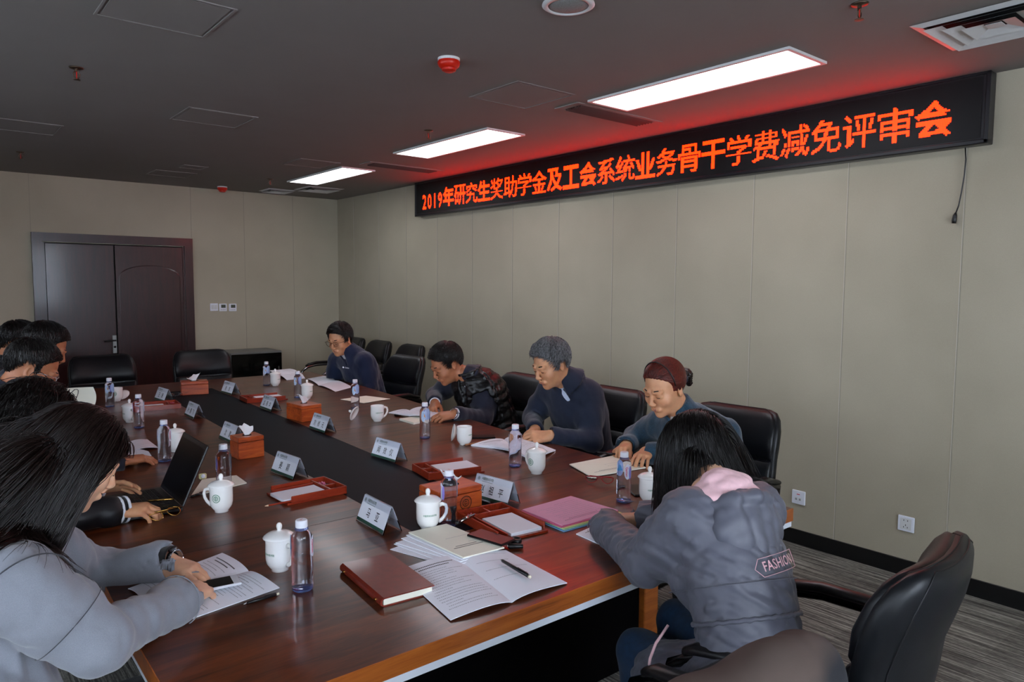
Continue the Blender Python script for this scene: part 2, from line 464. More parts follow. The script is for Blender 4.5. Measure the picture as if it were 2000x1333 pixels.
# ---- double door
M['door'] = wood('dark red door wood', '1e0708', '2a0b0c', '360f0f', (6, 6, .6), 3, .32, .25)
M['door_dark'] = wood('door frame wood', '200a0b', '2a0e10', '341315', (6, 6, .6), 3, .35, .2)
door = bpy.data.objects.new('door_1', None); COL.objects.link(door); door.location = (1.665, BY, 0); door['kind'] = 'structure'
fr = MB()
for sx in (-1, 1): fr.box((sx * .705, -.02, 1.0035), (.085, .05, 2.007)); fr.box((sx * .652, -.012, 1.0), (.021, .034, 2.0))
fr.box((0, -.02, 2.0495), (1.495, .05, .085)); fr.build('door_frame', M['door_dark'], door); MB().box((0, -.003, 1.0), (1.32, .006, 2.0)).build('rebate', M['void'], door)
for sx, nm in ((-1, 'l'), (1, 'r')):
    lf = MB(); cx = -.335 if sx < 0 else .31; wd = .60 if sx < 0 else .66
    lf.box((cx, -.012, .995), (wd, .024, 1.985))
    if sx > 0:
        pts = [(cx - wd * .46, .12), (cx + wd * .46, .12), (cx + wd * .46, 1.66)] + [(cx + wd * .46 * math.cos(a), 1.66 + .13 * math.sin(a)) for a in np.linspace(0, PI, 17)[1:-1]] + [(cx - wd * .46, 1.66)]
        nP = len(pts); V = [(x, -.024, z) for x, z in pts] + [(cx + (x - cx) * .975, -.0262, .12 + (z - .12) * .992 + .006) for x, z in pts]
        lf.add(V, [(i, (i + 1) % nP, nP + (i + 1) % nP, nP + i) for i in range(nP)] + [tuple(range(nP, 2 * nP))])
    leaf = lf.build('door_leaf', M['door'], door)
    if sx < 0:
        h = MB(); h.box((-.055, -.03, .957), (.042, .012, .19), bev=.004); h.tube([(-.055, -.03, 1.0), (-.055, -.075, 1.0)], .009); hd = h.build('door_handle', M['grey_metal'], leaf, smooth=False)
        h = MB(); h.tube([(-.05, -.075, 1.0), (-.09, -.08, 1.0), (-.16, -.078, .995)], [.009, .009, .007]); h.tube([(-.055, -.036, .93), (-.055, -.04, .93)], .012, 14); h.build('lever', M['black_plastic'], hd, smooth=True)

# ---- ceiling fittings
def cl(x, y): return at(x, y, Z=CZ)
for y, lb in ((2.36, 'bright white rectangular ceiling light nearest the camera, largest of the three'), (4.54, 'bright white rectangular ceiling light, middle one of the row'), (6.68, 'bright white rectangular ceiling light farthest away, smallest of the three')):
    t = empty('ceiling_light', (3.2, y, CZ), lb, 'light', 'lit ceiling panels in a row')
    f = MB()
    for s_ in (-1, 1): f.box((s_ * .16, 0, -.006), (.02, 1.24, .012)); f.box((0, s_ * .61, -.006), (.3, .02, .012))
    f.build('frame', M['white_paint'], t); MB().box((0, 0, -.003), (.3, 1.2, .004)).build('diffuser', M['glow'], t)
for x, y, sx, sy, lb in ((.81, 3.11, .41, .41, 'square ceiling access panel at the top left, nearest the camera'), (1.54, 4.86, .41, .41, 'square ceiling access panel left of the red smoke detector'), (.63, 5.98, .41, .41, 'dim ceiling access panel at the far left edge'),
    (2.68, 3.15, .41, .42, 'square ceiling access panel beside the largest light'), (2.76, 6.1, .36, .38, 'small ceiling access panel between the two farther lights'), (1.99, 7.58, .36, .36, 'faint ceiling access panel near the back wall above the door'), (2.03, 7.02, .2, .2, 'tiny round-cornered ceiling hatch above the door area')):
    t = empty('ceiling_access_panel', (x, y, CZ), lb, 'ceiling panel', 'ceiling access panels'); f = MB()
    for s_ in (-1, 1): f.box((s_ * sx / 2, 0, -.002), (.010, sy + .010, .004)); f.box((0, s_ * sy / 2, -.002), (sx - .010, .010, .004))
    f.build('frame', M['ceiling'], t); MB().box((0, 0, -.0015), (sx - .03, sy - .03, .003)).build('panel', M['ceiling'], t)
def linear_vent(x, y, lb):
    t = empty('linear_air_vent', (x, y, CZ), lb, 'air vent', 'linear ceiling vents'); f = MB()
    for s_ in (-1, 1): f.box((s_ * .36, 0, -.003), (.05, .2, .006)); f.box((0, s_ * .088, -.003), (.67, .026, .006))
    f.build('frame', M['ceiling'], t); MB().box((0, 0, -.001), (.66, .15, .002)).build('duct_opening', M['void'], t)
    g = MB()
    for i in range(6): g.box((0, -.06 + i * .024, -.007), (.65, .003, .014), R=A([[1, 0, 0], [0, .87, -.5], [0, .5, .87]]))
    g.build('slats', mat('dark slat', '3c3a38', .6, var=0), t)
linear_vent(3.4, 3.14, 'long slotted ceiling vent glowing red at its rim beside the sign'); linear_vent(3.48, 5.75, 'long slotted ceiling vent between the two farther lights')
def diffuser(x, y, s0, lb):
    t = empty('square_air_diffuser', (x, y, CZ), lb, 'air vent', 'square louvred ceiling diffusers'); k = 0
    for r0, r1 in ((1, .84), (.84, .62), (.62, .40), (.40, .14)):
        f = MB(); a, b = r0 * s0 / 2, r1 * s0 / 2; z0, z1 = (-.004, -.012) if k == 0 else (-.022, -.004)
        ra = [(-a, -a, z0), (a, -a, z0), (a, a, z0), (-a, a, z0)]; rb = [(-b, -b, z1), (b, -b, z1), (b, b, z1), (-b, b, z1)]
        th = [(x_ * .985, y_ * .985, z_ + .003) for x_, y_, z_ in ra]; 
        f.add(ra + rb, [(i, (i + 1) % 4, 4 + (i + 1) % 4, 4 + i) for i in range(4)]); f.build('frame' if k == 0 else 'louvre', M['white_paint'], t); k += 1
    MB().box((0, 0, -.0008), (s0 * .84, s0 * .84, .0016)).build('duct_opening', M['void'], t); MB().box((0, 0, -.008), (s0 * .12, s0 * .12, .004)).build('centre_plate', M['white_paint'], t)
diffuser(3.4, 1.06, .47, 'large square louvred diffuser at the top right corner'); diffuser(3.55, 7.66, .42, 'square louvred diffuser under the farthest light'); diffuser(3.25, 8.1, .32, 'small square diffuser close to the back wall')
def smoke(x, y, s_, lb):
    t = empty('smoke_detector', (x, y, CZ), lb, 'smoke detector', 'red smoke detectors')
    MB().lathe([(0, 0), (.052 * s_, 0), (.052 * s_, -.012), (0, -.012)], 28).build('base', M['white_paint'], t)
    MB().lathe([(.05, -.012), (.053, -.022), (.05, -.034), (.038, -.046), (.034, -.047), (.033, -.056), (.02, -.062), (0, -.062)], 28).build('cover', M['red_plastic'], t, auto=40)
smoke(1.99, 2.87, 1, 'red smoke detector in the middle of the ceiling'); smoke(2.67, 8.2, 1, 'small red smoke detector far off above the back wall')
t = empty('ceiling_speaker', (1.955, 2.03, CZ), 'round white speaker grille at the top edge of the ceiling', 'speaker')
MB().lathe([(.075, -.004), (.098, 0), (.1, -.006), (.09, -.012), (.078, -.012), (.075, -.004)], 40).build('rim', M['white_paint'], t, smooth=True)
g = MB(); g.lathe([(0, -.016), (.03, -.0155), (.055, -.013), (.077, -.008), (.077, -.002), (0, -.002)], 40); g.build('grille', mat('perforated grille', '8a8a88', .6, var=.5, vs=500), t, smooth=True)
for x, y, lb in ((.674, 4.19, 'brass ceiling sprinkler left, nearest of those on the left side'), (2.79, 4.27, 'small ceiling sprinkler left of the middle light'), (2.786, 1.32, 'large brass ceiling sprinkler at the top edge beside the diffuser'), (.73, 7.16, 'tiny ceiling sprinkler at the far left edge'), (2.85, 7.29, 'tiny ceiling sprinkler left of the farthest light')):
    t = empty('sprinkler', (x, y, CZ), lb, 'sprinkler', 'ceiling fire sprinklers')
    MB().lathe([(0, 0), (.032, 0), (.03, -.004), (.012, -.008), (0, -.008)], 20).build('escutcheon', M['brass'], t, smooth=True)
    b_ = MB(); b_.tube([(0, 0, -.006), (0, 0, -.02)], .008, 8)
    for s_ in (-1, 1): b_.tube([(s_ * .006, 0, -.018), (s_ * .014, 0, -.03), (s_ * .012, 0, -.045), (0, 0, -.056)], .0028, 6)
    b_.lathe([(0, -.056), (.017, -.057), (.017, -.059), (0, -.06)], 12); b_.build('deflector', M['brass'], t)
    MB().tube([(0, 0, -.02), (0, 0, -.055)], .0025, 8).build('glass_bulb', M['red_plastic'], t)

# ---- LED sign
sg = empty('led_sign', (WX, 3.914, 2.31), 'long black LED sign with red Chinese characters high on the right wall', 'sign')
b_ = MB().box((-.035, 0, .175), (.07, 5.26, .35), bev=.004); b_.build('housing', M['sign_frame'], sg)
MB().box((-.0715, 0, .178), (.003, 5.19, .30)).build('display_face', M['sign_black'], sg)
b_ = MB(); b_.box((-.07, 0, .012), (.016, 5.26, .022), bev=.003); b_.box((-.07, 0, .342), (.016, 5.26, .014), bev=.003)
for s_ in (-1, 1): b_.box((-.07, s_ * 2.62, .175), (.016, .02, .35), bev=.003)
b_.build('bezel', M['sign_frame'], sg)
def raster(ch, n, wpx, bold):
    V, F = text(ch, 1, 1, bold)
    lo = V[:, :2].min(0); hi = V[:, :2].max(0)
    if ch in '0129': cx = (lo[0] + hi[0]) / 2; lo[0], hi[0] = cx - .26, cx + .26
    out = np.zeros((n, wpx), bool)
    xs = lo[0] + (np.arange(wpx) + .5) / wpx * (hi[0] - lo[0]); ys = lo[1] + (np.arange(n) + .5) / n * (hi[1] - lo[1])
    X, Y = np.meshgrid(xs, ys)
    for f in F:
        for i in range(1, len(f) - 1):
            a, b, c = V[f[0]][:2], V[f[i]][:2], V[f[i + 1]][:2]
            d = (b[0] - a[0]) * (c[1] - a[1]) - (b[1] - a[1]) * (c[0] - a[0])
            if abs(d) < 1e-12: continue
            s1 = ((b[0] - a[0]) * (Y - a[1]) - (b[1] - a[1]) * (X - a[0])) / d; s2 = ((c[0] - b[0]) * (Y - b[1]) - (c[1] - b[1]) * (X - b[0])) / d; s3 = ((a[0] - c[0]) * (Y - c[1]) - (a[1] - c[1]) * (X - c[0])) / d
            out |= (s1 >= -1e-6) & (s2 >= -1e-6) & (s3 >= -1e-6)
    return out, (hi - lo)
msg = '2019年研究生奖助学金及工会系统业务骨干学费减免评审会'
yL = at(836, 385, X=WX)[1]; yR = at(1873, 230, X=WX)[1]; unitw = (yL - yR) / 26.0; npx = 23; pit = unitw / 24
V = []; F = []; u = 0.0
for ch in msg:
    dg = ch in '2019'; wpx = 10 if dg else npx
    R_, _ = raster(ch, 18 if dg else npx, wpx, .022 if ch in '工干及年会业生' else .012 if ch in '0129' else .008)
    y0 = yL - u * unitw - (pit * .8)
    for j, i in np.argwhere(R_):
        if j == 7 and not dg and ch in '审减学统究研奖': continue
        yy = y0 - (i + .5) * pit - sg.location[1]; zz = .063 + (j + .5) * pit * 1.02; h_ = pit * .46; o = len(V)
        V += [(-.0745, yy - h_, zz - h_), (-.0745, yy + h_, zz - h_), (-.0745, yy + h_, zz + h_), (-.0745, yy - h_, zz + h_)]; F.append((o, o + 1, o + 2, o + 3))
    u += .5 if dg else 1.0
put('led_text', mesh_np('led_text', V, F, M['led'], smooth=False), sg)
cd = empty('power_cable', (WX - .02, 1.40, 2.31), 'black cable hanging from the right end of the LED sign', 'cable')
pts = [(0, 0, .0), (0, -.005, -.06), (0, -.002, -.14), (.004, .008, -.22), (.004, .018, -.29), (0, .03, -.335)]
MB().tube(pts, .0035, 8).build('cord', M['black_plastic'], cd, smooth=True)
MB().tube([(0, .028, -.325), (0, .031, -.34), (0, .034, -.365), (0, .035, -.38)], [.004, .010, .012, .010], 10).build('plug', M['black_plastic'], cd, smooth=True)

# ---- wall plates
def plate(nm, loc, rz, lb, kind, cat='socket', grp=None):
    t = empty(nm, loc, lb, cat, grp, rz)          # faces local -Y
    MB().box((0, -.005, 0), (.086, .01, .086), bev=.003).build('cover_plate', M['white_plastic'], t); g = MB()
    if kind == 'power':
        MB().box((0, -.0105, 0), (.058, .003, .062), bev=.002).build('socket_face', M['white_paint'], t)
        for x in (-.01, .01): g.box((x, -.0125, .02), (.003, .001, .008)); g.box((x * 1.0, -.0125, -.018), (.003, .001, .007), R=Rz(0))
        g.box((0, -.0125, -.006), (.003, .001, .008)); g.build('socket_holes', M['black_plastic'], t)
    elif kind == 'data':
        for x in (-.012, .012): MB().box((x, -.0105, -.008), (.018, .003, .02), bev=.001).build('data_port', M['white_paint'], t); 
        g.box((0, -.0108, .02), (.02, .001, .005)); g.build('mark', M['red_print'], t)
        g = MB()
        for x in (-.012, .012): g.box((x, -.0125, -.011), (.011, .001, .009))
        g.build('port_opening', mat('port shade', '8a8d92', .6, var=0), t)
    elif kind == 'switch': MB().box((-.018, -.0115, 0), (.03, .004, .05), bev=.001).build('rocker', M['white_paint'], t); MB().box((.018, -.0115, 0), (.03, .004, .05), bev=.001).build('rocker', M['white_paint'], t)
    else:
        MB().box((.004, -.0108, .014), (.05, .002, .036)).build('display', mat('lcd', '454d42', .3, var=0), t)
        for x in (-.02, 0, .02): g.box((x, -.0112, -.026), (.01, .002, .006))
        g.build('button', mat('grey key', '8f9293', .5, var=0), t)
plate('data_socket', (WX, 2.23, .295), -PI / 2 , 'white data socket with two ports low on the right wall by the table corner', 'data', 'socket')
plate('power_socket', (WX, 1.60, .293), -PI / 2, 'white five-hole power socket low on the right wall behind the empty chair', 'power', 'socket')
plate('light_switch', (2.637, BY, 1.33), 0, 'white light switch nearest the door', 'switch', 'switch')
plate('thermostat', (2.735, BY, 1.325), 0, 'thermostat in the middle of the three wall plates', 'thermo', 'thermostat', 'thermostats beside the door')
plate('thermostat', (2.845, BY, 1.323), 0, 'thermostat farthest from the door', 'thermo', 'thermostat', 'thermostats beside the door')

# ---- glass fronted cabinet at the back
cb = empty('cabinet', (2.93, 8.2, 0), 'low grey cabinet with black glass front behind the far chair', 'cabinet')
MB().box((0, .02, .43), (.58, .46, .82), bev=.008).box((0, .02, .01), (.5, .4, .02)).build('body', mat('cabinet grey', '6a6c69', .4, var=.05), cb)
MB().box((0, -.222, .5), (.56, .02, .64), bev=.004).build('door', mat('black glass', '060707', .12, var=0), cb); MB().box((0, -.2335, .52), (.34, .003, .40)).build('door_window', mat('tinted glass', '0c100f', .05, var=0), cb)
MB().box((.24, -.238, .62), (.01, .014, .09), bev=.003).build('door_handle', M['grey_metal'], cb)

# ================================================================== conference table
M['walnut'] = wood('glossy walnut veneer', '1c0b05', '4c220e', '743818', (1.0, 7, 7), 1.9, .3, .12, rad(4))
M['walnut_edge'] = wood('walnut edge', '6a3212', '9c5220', 'b4662a', (1, 9, 9), 2.2, .3, .3)
M['strip_black'] = mat('black inlay', '10161d', .6, spec=.12, var=.05)
M['white_strip'] = mat('white aluminium strip', 'dfe6ee', .35, var=0)
tab = empty('conference_table', (1.6, 4.0, 0), 'long glossy walnut conference table with black centre inlay', 'table')
T0 = A([1.6, 4.0])
Lx = [(.36, 1.374), (.37, 2.1), (.40, 2.9), (.46, 4.0), (.52, 5.2), (.58, 6.5)]
Rx = [(2.535, 1.374), (2.56, 2.3), (2.61, 3.2), (2.72, 4.2), (2.82, 5.2), (2.90, 6.5)]
Lp = [tuple(A(p) - T0) for p in Lx]; Rp = [tuple(A(p) - T0) for p in Rx]; poly = Rp + Lp[::-1]
def shrink(poly, d): 
    c = A(poly).mean(0); return [tuple(A(p) - np.sign(A(p) - c) * d) for p in poly]
b_ = MB(); n = len(poly); V = [(x, y, .712) for x, y in poly] + [(x, y, .7585) for x, y in poly] + [(x, y, TZ) for x, y in shrink(poly, .002)]
b_.add(V, [tuple(range(2 * n, 3 * n))], 0)
b_.add(V, [tuple(range(n - 1, -1, -1))] + [(i, (i + 1) % n, n + (i + 1) % n, n + i) for i in range(n)] + [(n + i, n + (i + 1) % n, 2 * n + (i + 1) % n, 2 * n + i) for i in range(n)], 1)
b_.build('tabletop', [M['walnut'], M['walnut_edge']], tab)
sp = [(1.27, 1.95), (1.285, 2.44), (1.325, 3.5), (1.37, 4.65), (1.41, 5.95)]; sq = [(1.66, 1.95), (1.685, 2.44), (1.735, 3.5), (1.775, 4.65), (1.815, 5.95)]
b_ = MB(); b_.prism([tuple(A(p) - T0) for p in sp] + [tuple(A(p) - T0) for p in sq[::-1]], TZ - .004, TZ + .0006); b_.build('centre_inlay', M['strip_black'], tab)
M['joint'] = mat('joint', '120a07', .5, var=0)
for y in (2.33, 3.78, 5.2):
    for x0, x1 in ((.40 + (y - 1.4) * .045, 1.29 + (y - 2.4) * .035), (1.69 + (y - 2.4) * .035, 2.54 + max(0, y - 1.4) * .075)): MB().box(((x0 + x1) / 2 - 1.6, y - 4.0, TZ), (x1 - x0 - .01, .0025, .0006)).build('joint_line', M['joint'], tab)
b_ = MB(); b_.prism(shrink(poly, .004), .690, .712); b_.build('trim_strip', M['white_strip'], tab)
b_ = MB().box((0, .1, .38), (.7, 3.8, .60)).box((0, .1, .04), (.6, 3.7, .08)); b_.build('plinth', mat('black base panel', '050506', .85, spec=.1, var=0), tab)
MB().box((1.465 - 1.6, 1.93 - 4, .35), (1.66, .03, .68)).build('modesty_panel', mat('black front panel', '040405', .85, spec=.1, var=0), tab)
for x, y in ((2.34, 1.93), (.59, 1.93), (2.6, 6.1), (.8, 6.1)): MB().box((x - 1.6, y - 4, .345), (.09, .09, .69), bev=.004).build('leg', M['walnut_edge'], tab)
DL, DF, EXP = 21, 52, .98
# ================================================================== things on the table
COLLEGE = '中国劳动关系学院'
def wrap(V, r, ang, z0):
    """bend flat lettering round a vertical cylinder, its middle at angle ang"""
    a = ang + V[:, 0] / r; return np.stack([r * np.cos(a), r * np.sin(a), z0 + V[:, 1]], 1)
def emblem_flat(mb_add, s_):
    """round seal: ring, inner circle, stem"""
    V = []; F = []
    def ring(r0, r1, n=36):
        o = len(V)
        for i in range(n): a = 2 * PI * i / n; V.extend([(r0 * math.cos(a), r0 * math.sin(a), 0), (r1 * math.cos(a), r1 * math.sin(a), 0)])
        for i in range(n): j = (i + 1) % n; F.append((o + 2 * i, o + 2 * j, o + 2 * j + 1, o + 2 * i + 1))
    ring(.86, 1.0); ring(.42, .56)
    for i in range(20):
        a = 2 * PI * i / 20; c_ = A([.72 * math.cos(a), .72 * math.sin(a)]); o = len(V)
        for d in ((-.05, -.05), (.05, -.05), (.05, .05), (-.05, .05)): V.append((c_[0] + d[0], c_[1] + d[1], 0))
        F.append((o, o + 1, o + 2, o + 3))
    for x0, x1, y0, y1 in ((-.05, .05, -.45, .45), (-.25, .25, .14, .24), (-.25, -.16, -.2, .2), (.16, .25, -.2, .2), (-.25, .25, -.24, -.15)):
        o = len(V); V.extend([(x0, y0, 0), (x1, y0, 0), (x1, y1, 0), (x0, y1, 0)]); F.append((o, o + 1, o + 2, o + 3))
    return A(V) * s_, F
MR = .0405
def make_mug(lid=True):
    t = empty('lidded_mug', (0, 0, 0), '-', 'mug')
    outer = [(0, .004), (.021, .004), (.022, 0), (.0245, 0), (.0245, .006), (.031, .013), (.0375, .024), (.0402, .038), (.0405, .06), (.0400, .085), (.0412, .096), (.0405, .0975), (.0388, .096), (.038, .085), (.0382, .05), (.034, .022), (.02, .012), (0, .011)]
    body = MB().lathe(outer, 40).build('body', M['porcelain'], t, smooth=True)
    hp = [(.039, 0, .080), (.050, 0, .083), (.062, 0, .079), (.0665, 0, .066), (.064, 0, .050), (.056, 0, .036), (.045, 0, .026), (.037, 0, .023)]
    MB().tube(hp, [.0065, .005, .0045, .0045, .0045, .0045, .005, .006], 10, flat=(1.0, 1.35)).build('handle', M['porcelain'], t, smooth=True)
    V, F = text(COLLEGE, .0072, .85, .012, 1.02); MBt = MB(); MBt.add(wrap(V, MR + .0003, -PI / 2, .056), F); MBt.build('college_name', M['green_print'], t)
    V, F = emblem_flat(None, .0155); MBt = MB(); MBt.add(wrap(V, MR + .0003, PI / 2, .058), F); MBt.build('emblem', M['green_print'], t)
    if lid: MB().lathe([(0, .101), (.037, .100), (.037, .0975), (.0465, .0985), (.047, .1), (.042, .105), (.034, .1105), (.022, .115), (.009, .1175), (.0055, .120), (.0075, .125), (.0085, .131), (.0075, .137), (.004, .141), (0, .142)], 40).build('lid', M['porcelain'], t, smooth=True)
    return t
mug_lid = make_mug(True); mug_open = make_mug(False)
mug_open.name = 'open_mug'
def ph(deg): return rad(deg)
def place(o, proto, used, x, y, z, rz, lb, grp):
    t = proto if not used else copy_tree(proto)
    t.location = (x, y, z); t.rotation_euler = (0, 0, rz); t['label'] = lb; t['group'] = grp; return t
mugs = [(547, 1113, -78, 'white lidded mug just behind the nearest bottle, green lettering at its left'), (836, 1033, -22, 'white lidded mug in front of the long tissue box, green lettering facing forward'),
    (1268, 981, -25, 'white lidded mug beside the girl in grey parka, handle to the right'), (1048, 925, 95, 'white lidded mug in front of the grey-haired man, green seal at its left side'),
    (600, 779, 40, 'white lidded mug just behind the tissue box in the far right half'), (538, 754, 40, 'farthest white lidded mug by the fanned papers'),
    (433, 999, 135, 'white lidded mug beside the open laptop, round green seal facing forward'), (343, 882, 70, 'white lidded mug partly behind a bottle above the laptop'), (254, 825, -85, 'white lidded mug partly behind a bottle at the left, handle towards viewer')]
for i, (x, y, a, lb) in enumerate(mugs): p = tb(x, y); place(0, mug_lid, i > 0, p[0], p[1], TZ, ph(a), lb, 'white college mugs')
for i, (x, y, a, lb) in enumerate([(907, 869, 30, 'open white mug in front of the grey-haired man, its lid propped behind'), (737, 823, -8, 'open white mug in front of the man in down vest'), (228, 784, 150, 'open white mug at the far left behind a bottle')]):
    p = tb(x, y); place(0, mug_open, i > 0, p[0], p[1], TZ, ph(a), lb, 'white college mugs')
def loose_lid(): 
    o = MB().lathe([(0, .0035), (.036, .0025), (.037, 0), (.0465, .001), (.047, .0025), (.042, .0075), (.034, .013), (.022, .0175), (.009, .020), (.0055, .0225), (.0075, .0275), (.0085, .0335), (.0075, .0395), (.004, .0435), (0, .0445)], 36).build('mug_lid', M['porcelain'], smooth=True); return o
lm = None
for x, y, tl, rz, lb in ((693, 822, 68, rad(215), 'white mug lid standing on its rim beside the open mug, hollow side showing'), (884, 862, 100, rad(60), 'white mug lid leaning behind the open mug'), (240, 780, 40, rad(-40), 'white mug lid lying tilted beside the far left mug')):
    p = tb(x, y)
    if lm is None: o = lm = loose_lid()
    else: o = lm.copy(); COL.objects.link(o)
    # lid axis (knob) points away; rim bottom touches the table
    hgt = .047 * math.sin(rad(tl)) if tl < 91 else .047
    o.rotation_euler = (rad(tl), 0, rz + PI / 2 if False else rz); o.location = (p[0], p[1], TZ + hgt + .0005); tag(o, lb, 'mug lid', 'loose mug lids')

def make_bottle(kind):
    t = empty('water_bottle', (0, 0, 0), '-', 'bottle')
    def lobes(a, z):
        k = 1 + .035 * math.cos(4 * a)
        if .075 < z < .105: k -= .06 * max(0, math.cos(2 * a + (z - .09) * 120)) * (1 - abs(z - .09) / .015)
        return k if .004 < z < .155 else 1
    prof = [(0, .004), (.012, .003), (.020, .0), (.0255, .0015), (.0285, .006), (.0285, .03), (.0285, .055), (.0285, .075)] + [(.0285, .075 + .0025 * i) for i in range(1, 13)] + [(.0285, .12), (.0285, .14), (.0282, .148), (.0262, .156), (.021, .163), (.0165, .168), (.0135, .1715), (.0135, .178), (0, .178)]
    MB().lathe(prof, 48, fn=lobes).build('body', M['water'], t, smooth=True)
    MB().lathe([(0, .0), (.021, -.0), (.0262, .001), (.0282, .005), (.0275, .0068), (.01, .006), (0, .0058)], 32, fn=lambda a, z: 1.02).build('base_ring', M['blue_plastic'], t, smooth=True)
    MB().lathe([(.0137, .1695), (.0185, .1695), (.0185, .1725), (.0145, .1735), (.0145, .1765), (.0137, .1765)], 28).build('neck_ring', M['blue_plastic'], t, smooth=True)
    MB().lathe([(.0145, .176), (.0162, .1762), (.0164, .178), (.0162, .194), (.0145, .1965), (0, .1968)], 36, fn=lambda a, z: 1 + .012 * math.cos(24 * a) * (.18 < z < .193)).build('cap', M['white_plastic'], t, smooth=False)
    r = .0302; b_ = MB(); lab = t
    def oval(rx, rz_, z0, a0, rr, m_, nm, par):
        V = [(rx * u, rz_ * v, 0) for u, v in [(0, 0)] + [(math.cos(q), math.sin(q)) for q in np.linspace(0, 2 * PI, 29)[:-1]]]
        F = [(0, 1 + i, 1 + (i + 1) % 28) for i in range(28)]; g = MB(); g.add(wrap(A(V), rr, a0, z0), F); return g.build(nm, m_, par)
    lab = oval(.0135, .030, .124, -PI / 2, r, M['label_white'], 'label', t)
    oval(.006, .026, .120, -PI / 2 + .38, r + .0002, M['label_purple'], 'label_flash', lab)
    V, F = text('Ganten', .0145, .9, .015); V = A([(-v[1], v[0], 0) for v in V]) * A([-1, -1, 1]); g = MB(); g.add(wrap(V + A([-.004, 0, 0]), r + .0004, -PI / 2, .124), F); g.build('brand_lettering', M['red_print'], lab)
    lab = oval(.0125, .030, .124, PI / 2, r, mat_once('pale label', 'b9cdea'), 'label', t)
    g = MB(); g.add(wrap(A([(-.012, -.004, 0), (.012, -.004, 0), (.002, .026, 0)]), r + .0003, PI / 2, .12), [(0, 1, 2)]); g.build('blue_triangle', M['label_blue'], lab)
    g = MB(); g.add(wrap(A([(.004, .004, 0), (.013, -.004, 0), (.006, .022, 0)]), r + .0005, PI / 2, .12), [(0, 1, 2)]); g.build('orange_flash', M['label_orange'], lab)
    V, F = text('百岁山', .006, .9, .01); g = MB(); g.add(V + A([0, 0, .1971]), F); g.build('cap_print', M['red_print'], t)
    return t
_mo = {}
def mat_once(n_, c, **k):
    if n_ not in _mo: _mo[n_] = mat(n_, c, **k)
    return _mo[n_]
bt = make_bottle(0)
bl = [(591, 1152, 50, 'nearest water bottle, between mug and oxblood notebook'), (877, 1026, 262, 'water bottle between the front mug and the long tissue box'), (1218, 980, -22, 'water bottle beside the mug near the girl in parka, red lettering on its label'),
 (1006, 911, 52, 'water bottle standing before the open booklet of the grey-haired man'), (830, 856, 130, 'water bottle by the hands of the man in down vest'), (694, 798, 135, 'water bottle behind the propped mug lid'), (582, 777, 120, 'water bottle beside the mug behind the cube tissue box'),
 (521, 753, 135, 'farthest water bottle, beside the farthest mug'), (438, 962, 262, 'water bottle hidden behind the mug with green seal'), (322, 901, 50, 'water bottle in front of a mug just above the laptop'), (272, 836, 250, 'water bottle in front of a mug at left, second from the far end'), (215, 795, 135, 'water bottle in front of the open mug at far left')]
for i, (x, y, a, lb) in enumerate(bl): p = tb(x, y); place(0, bt, i > 0, p[0], p[1], TZ + .0005, rad(a), lb, 'water bottles on the table')

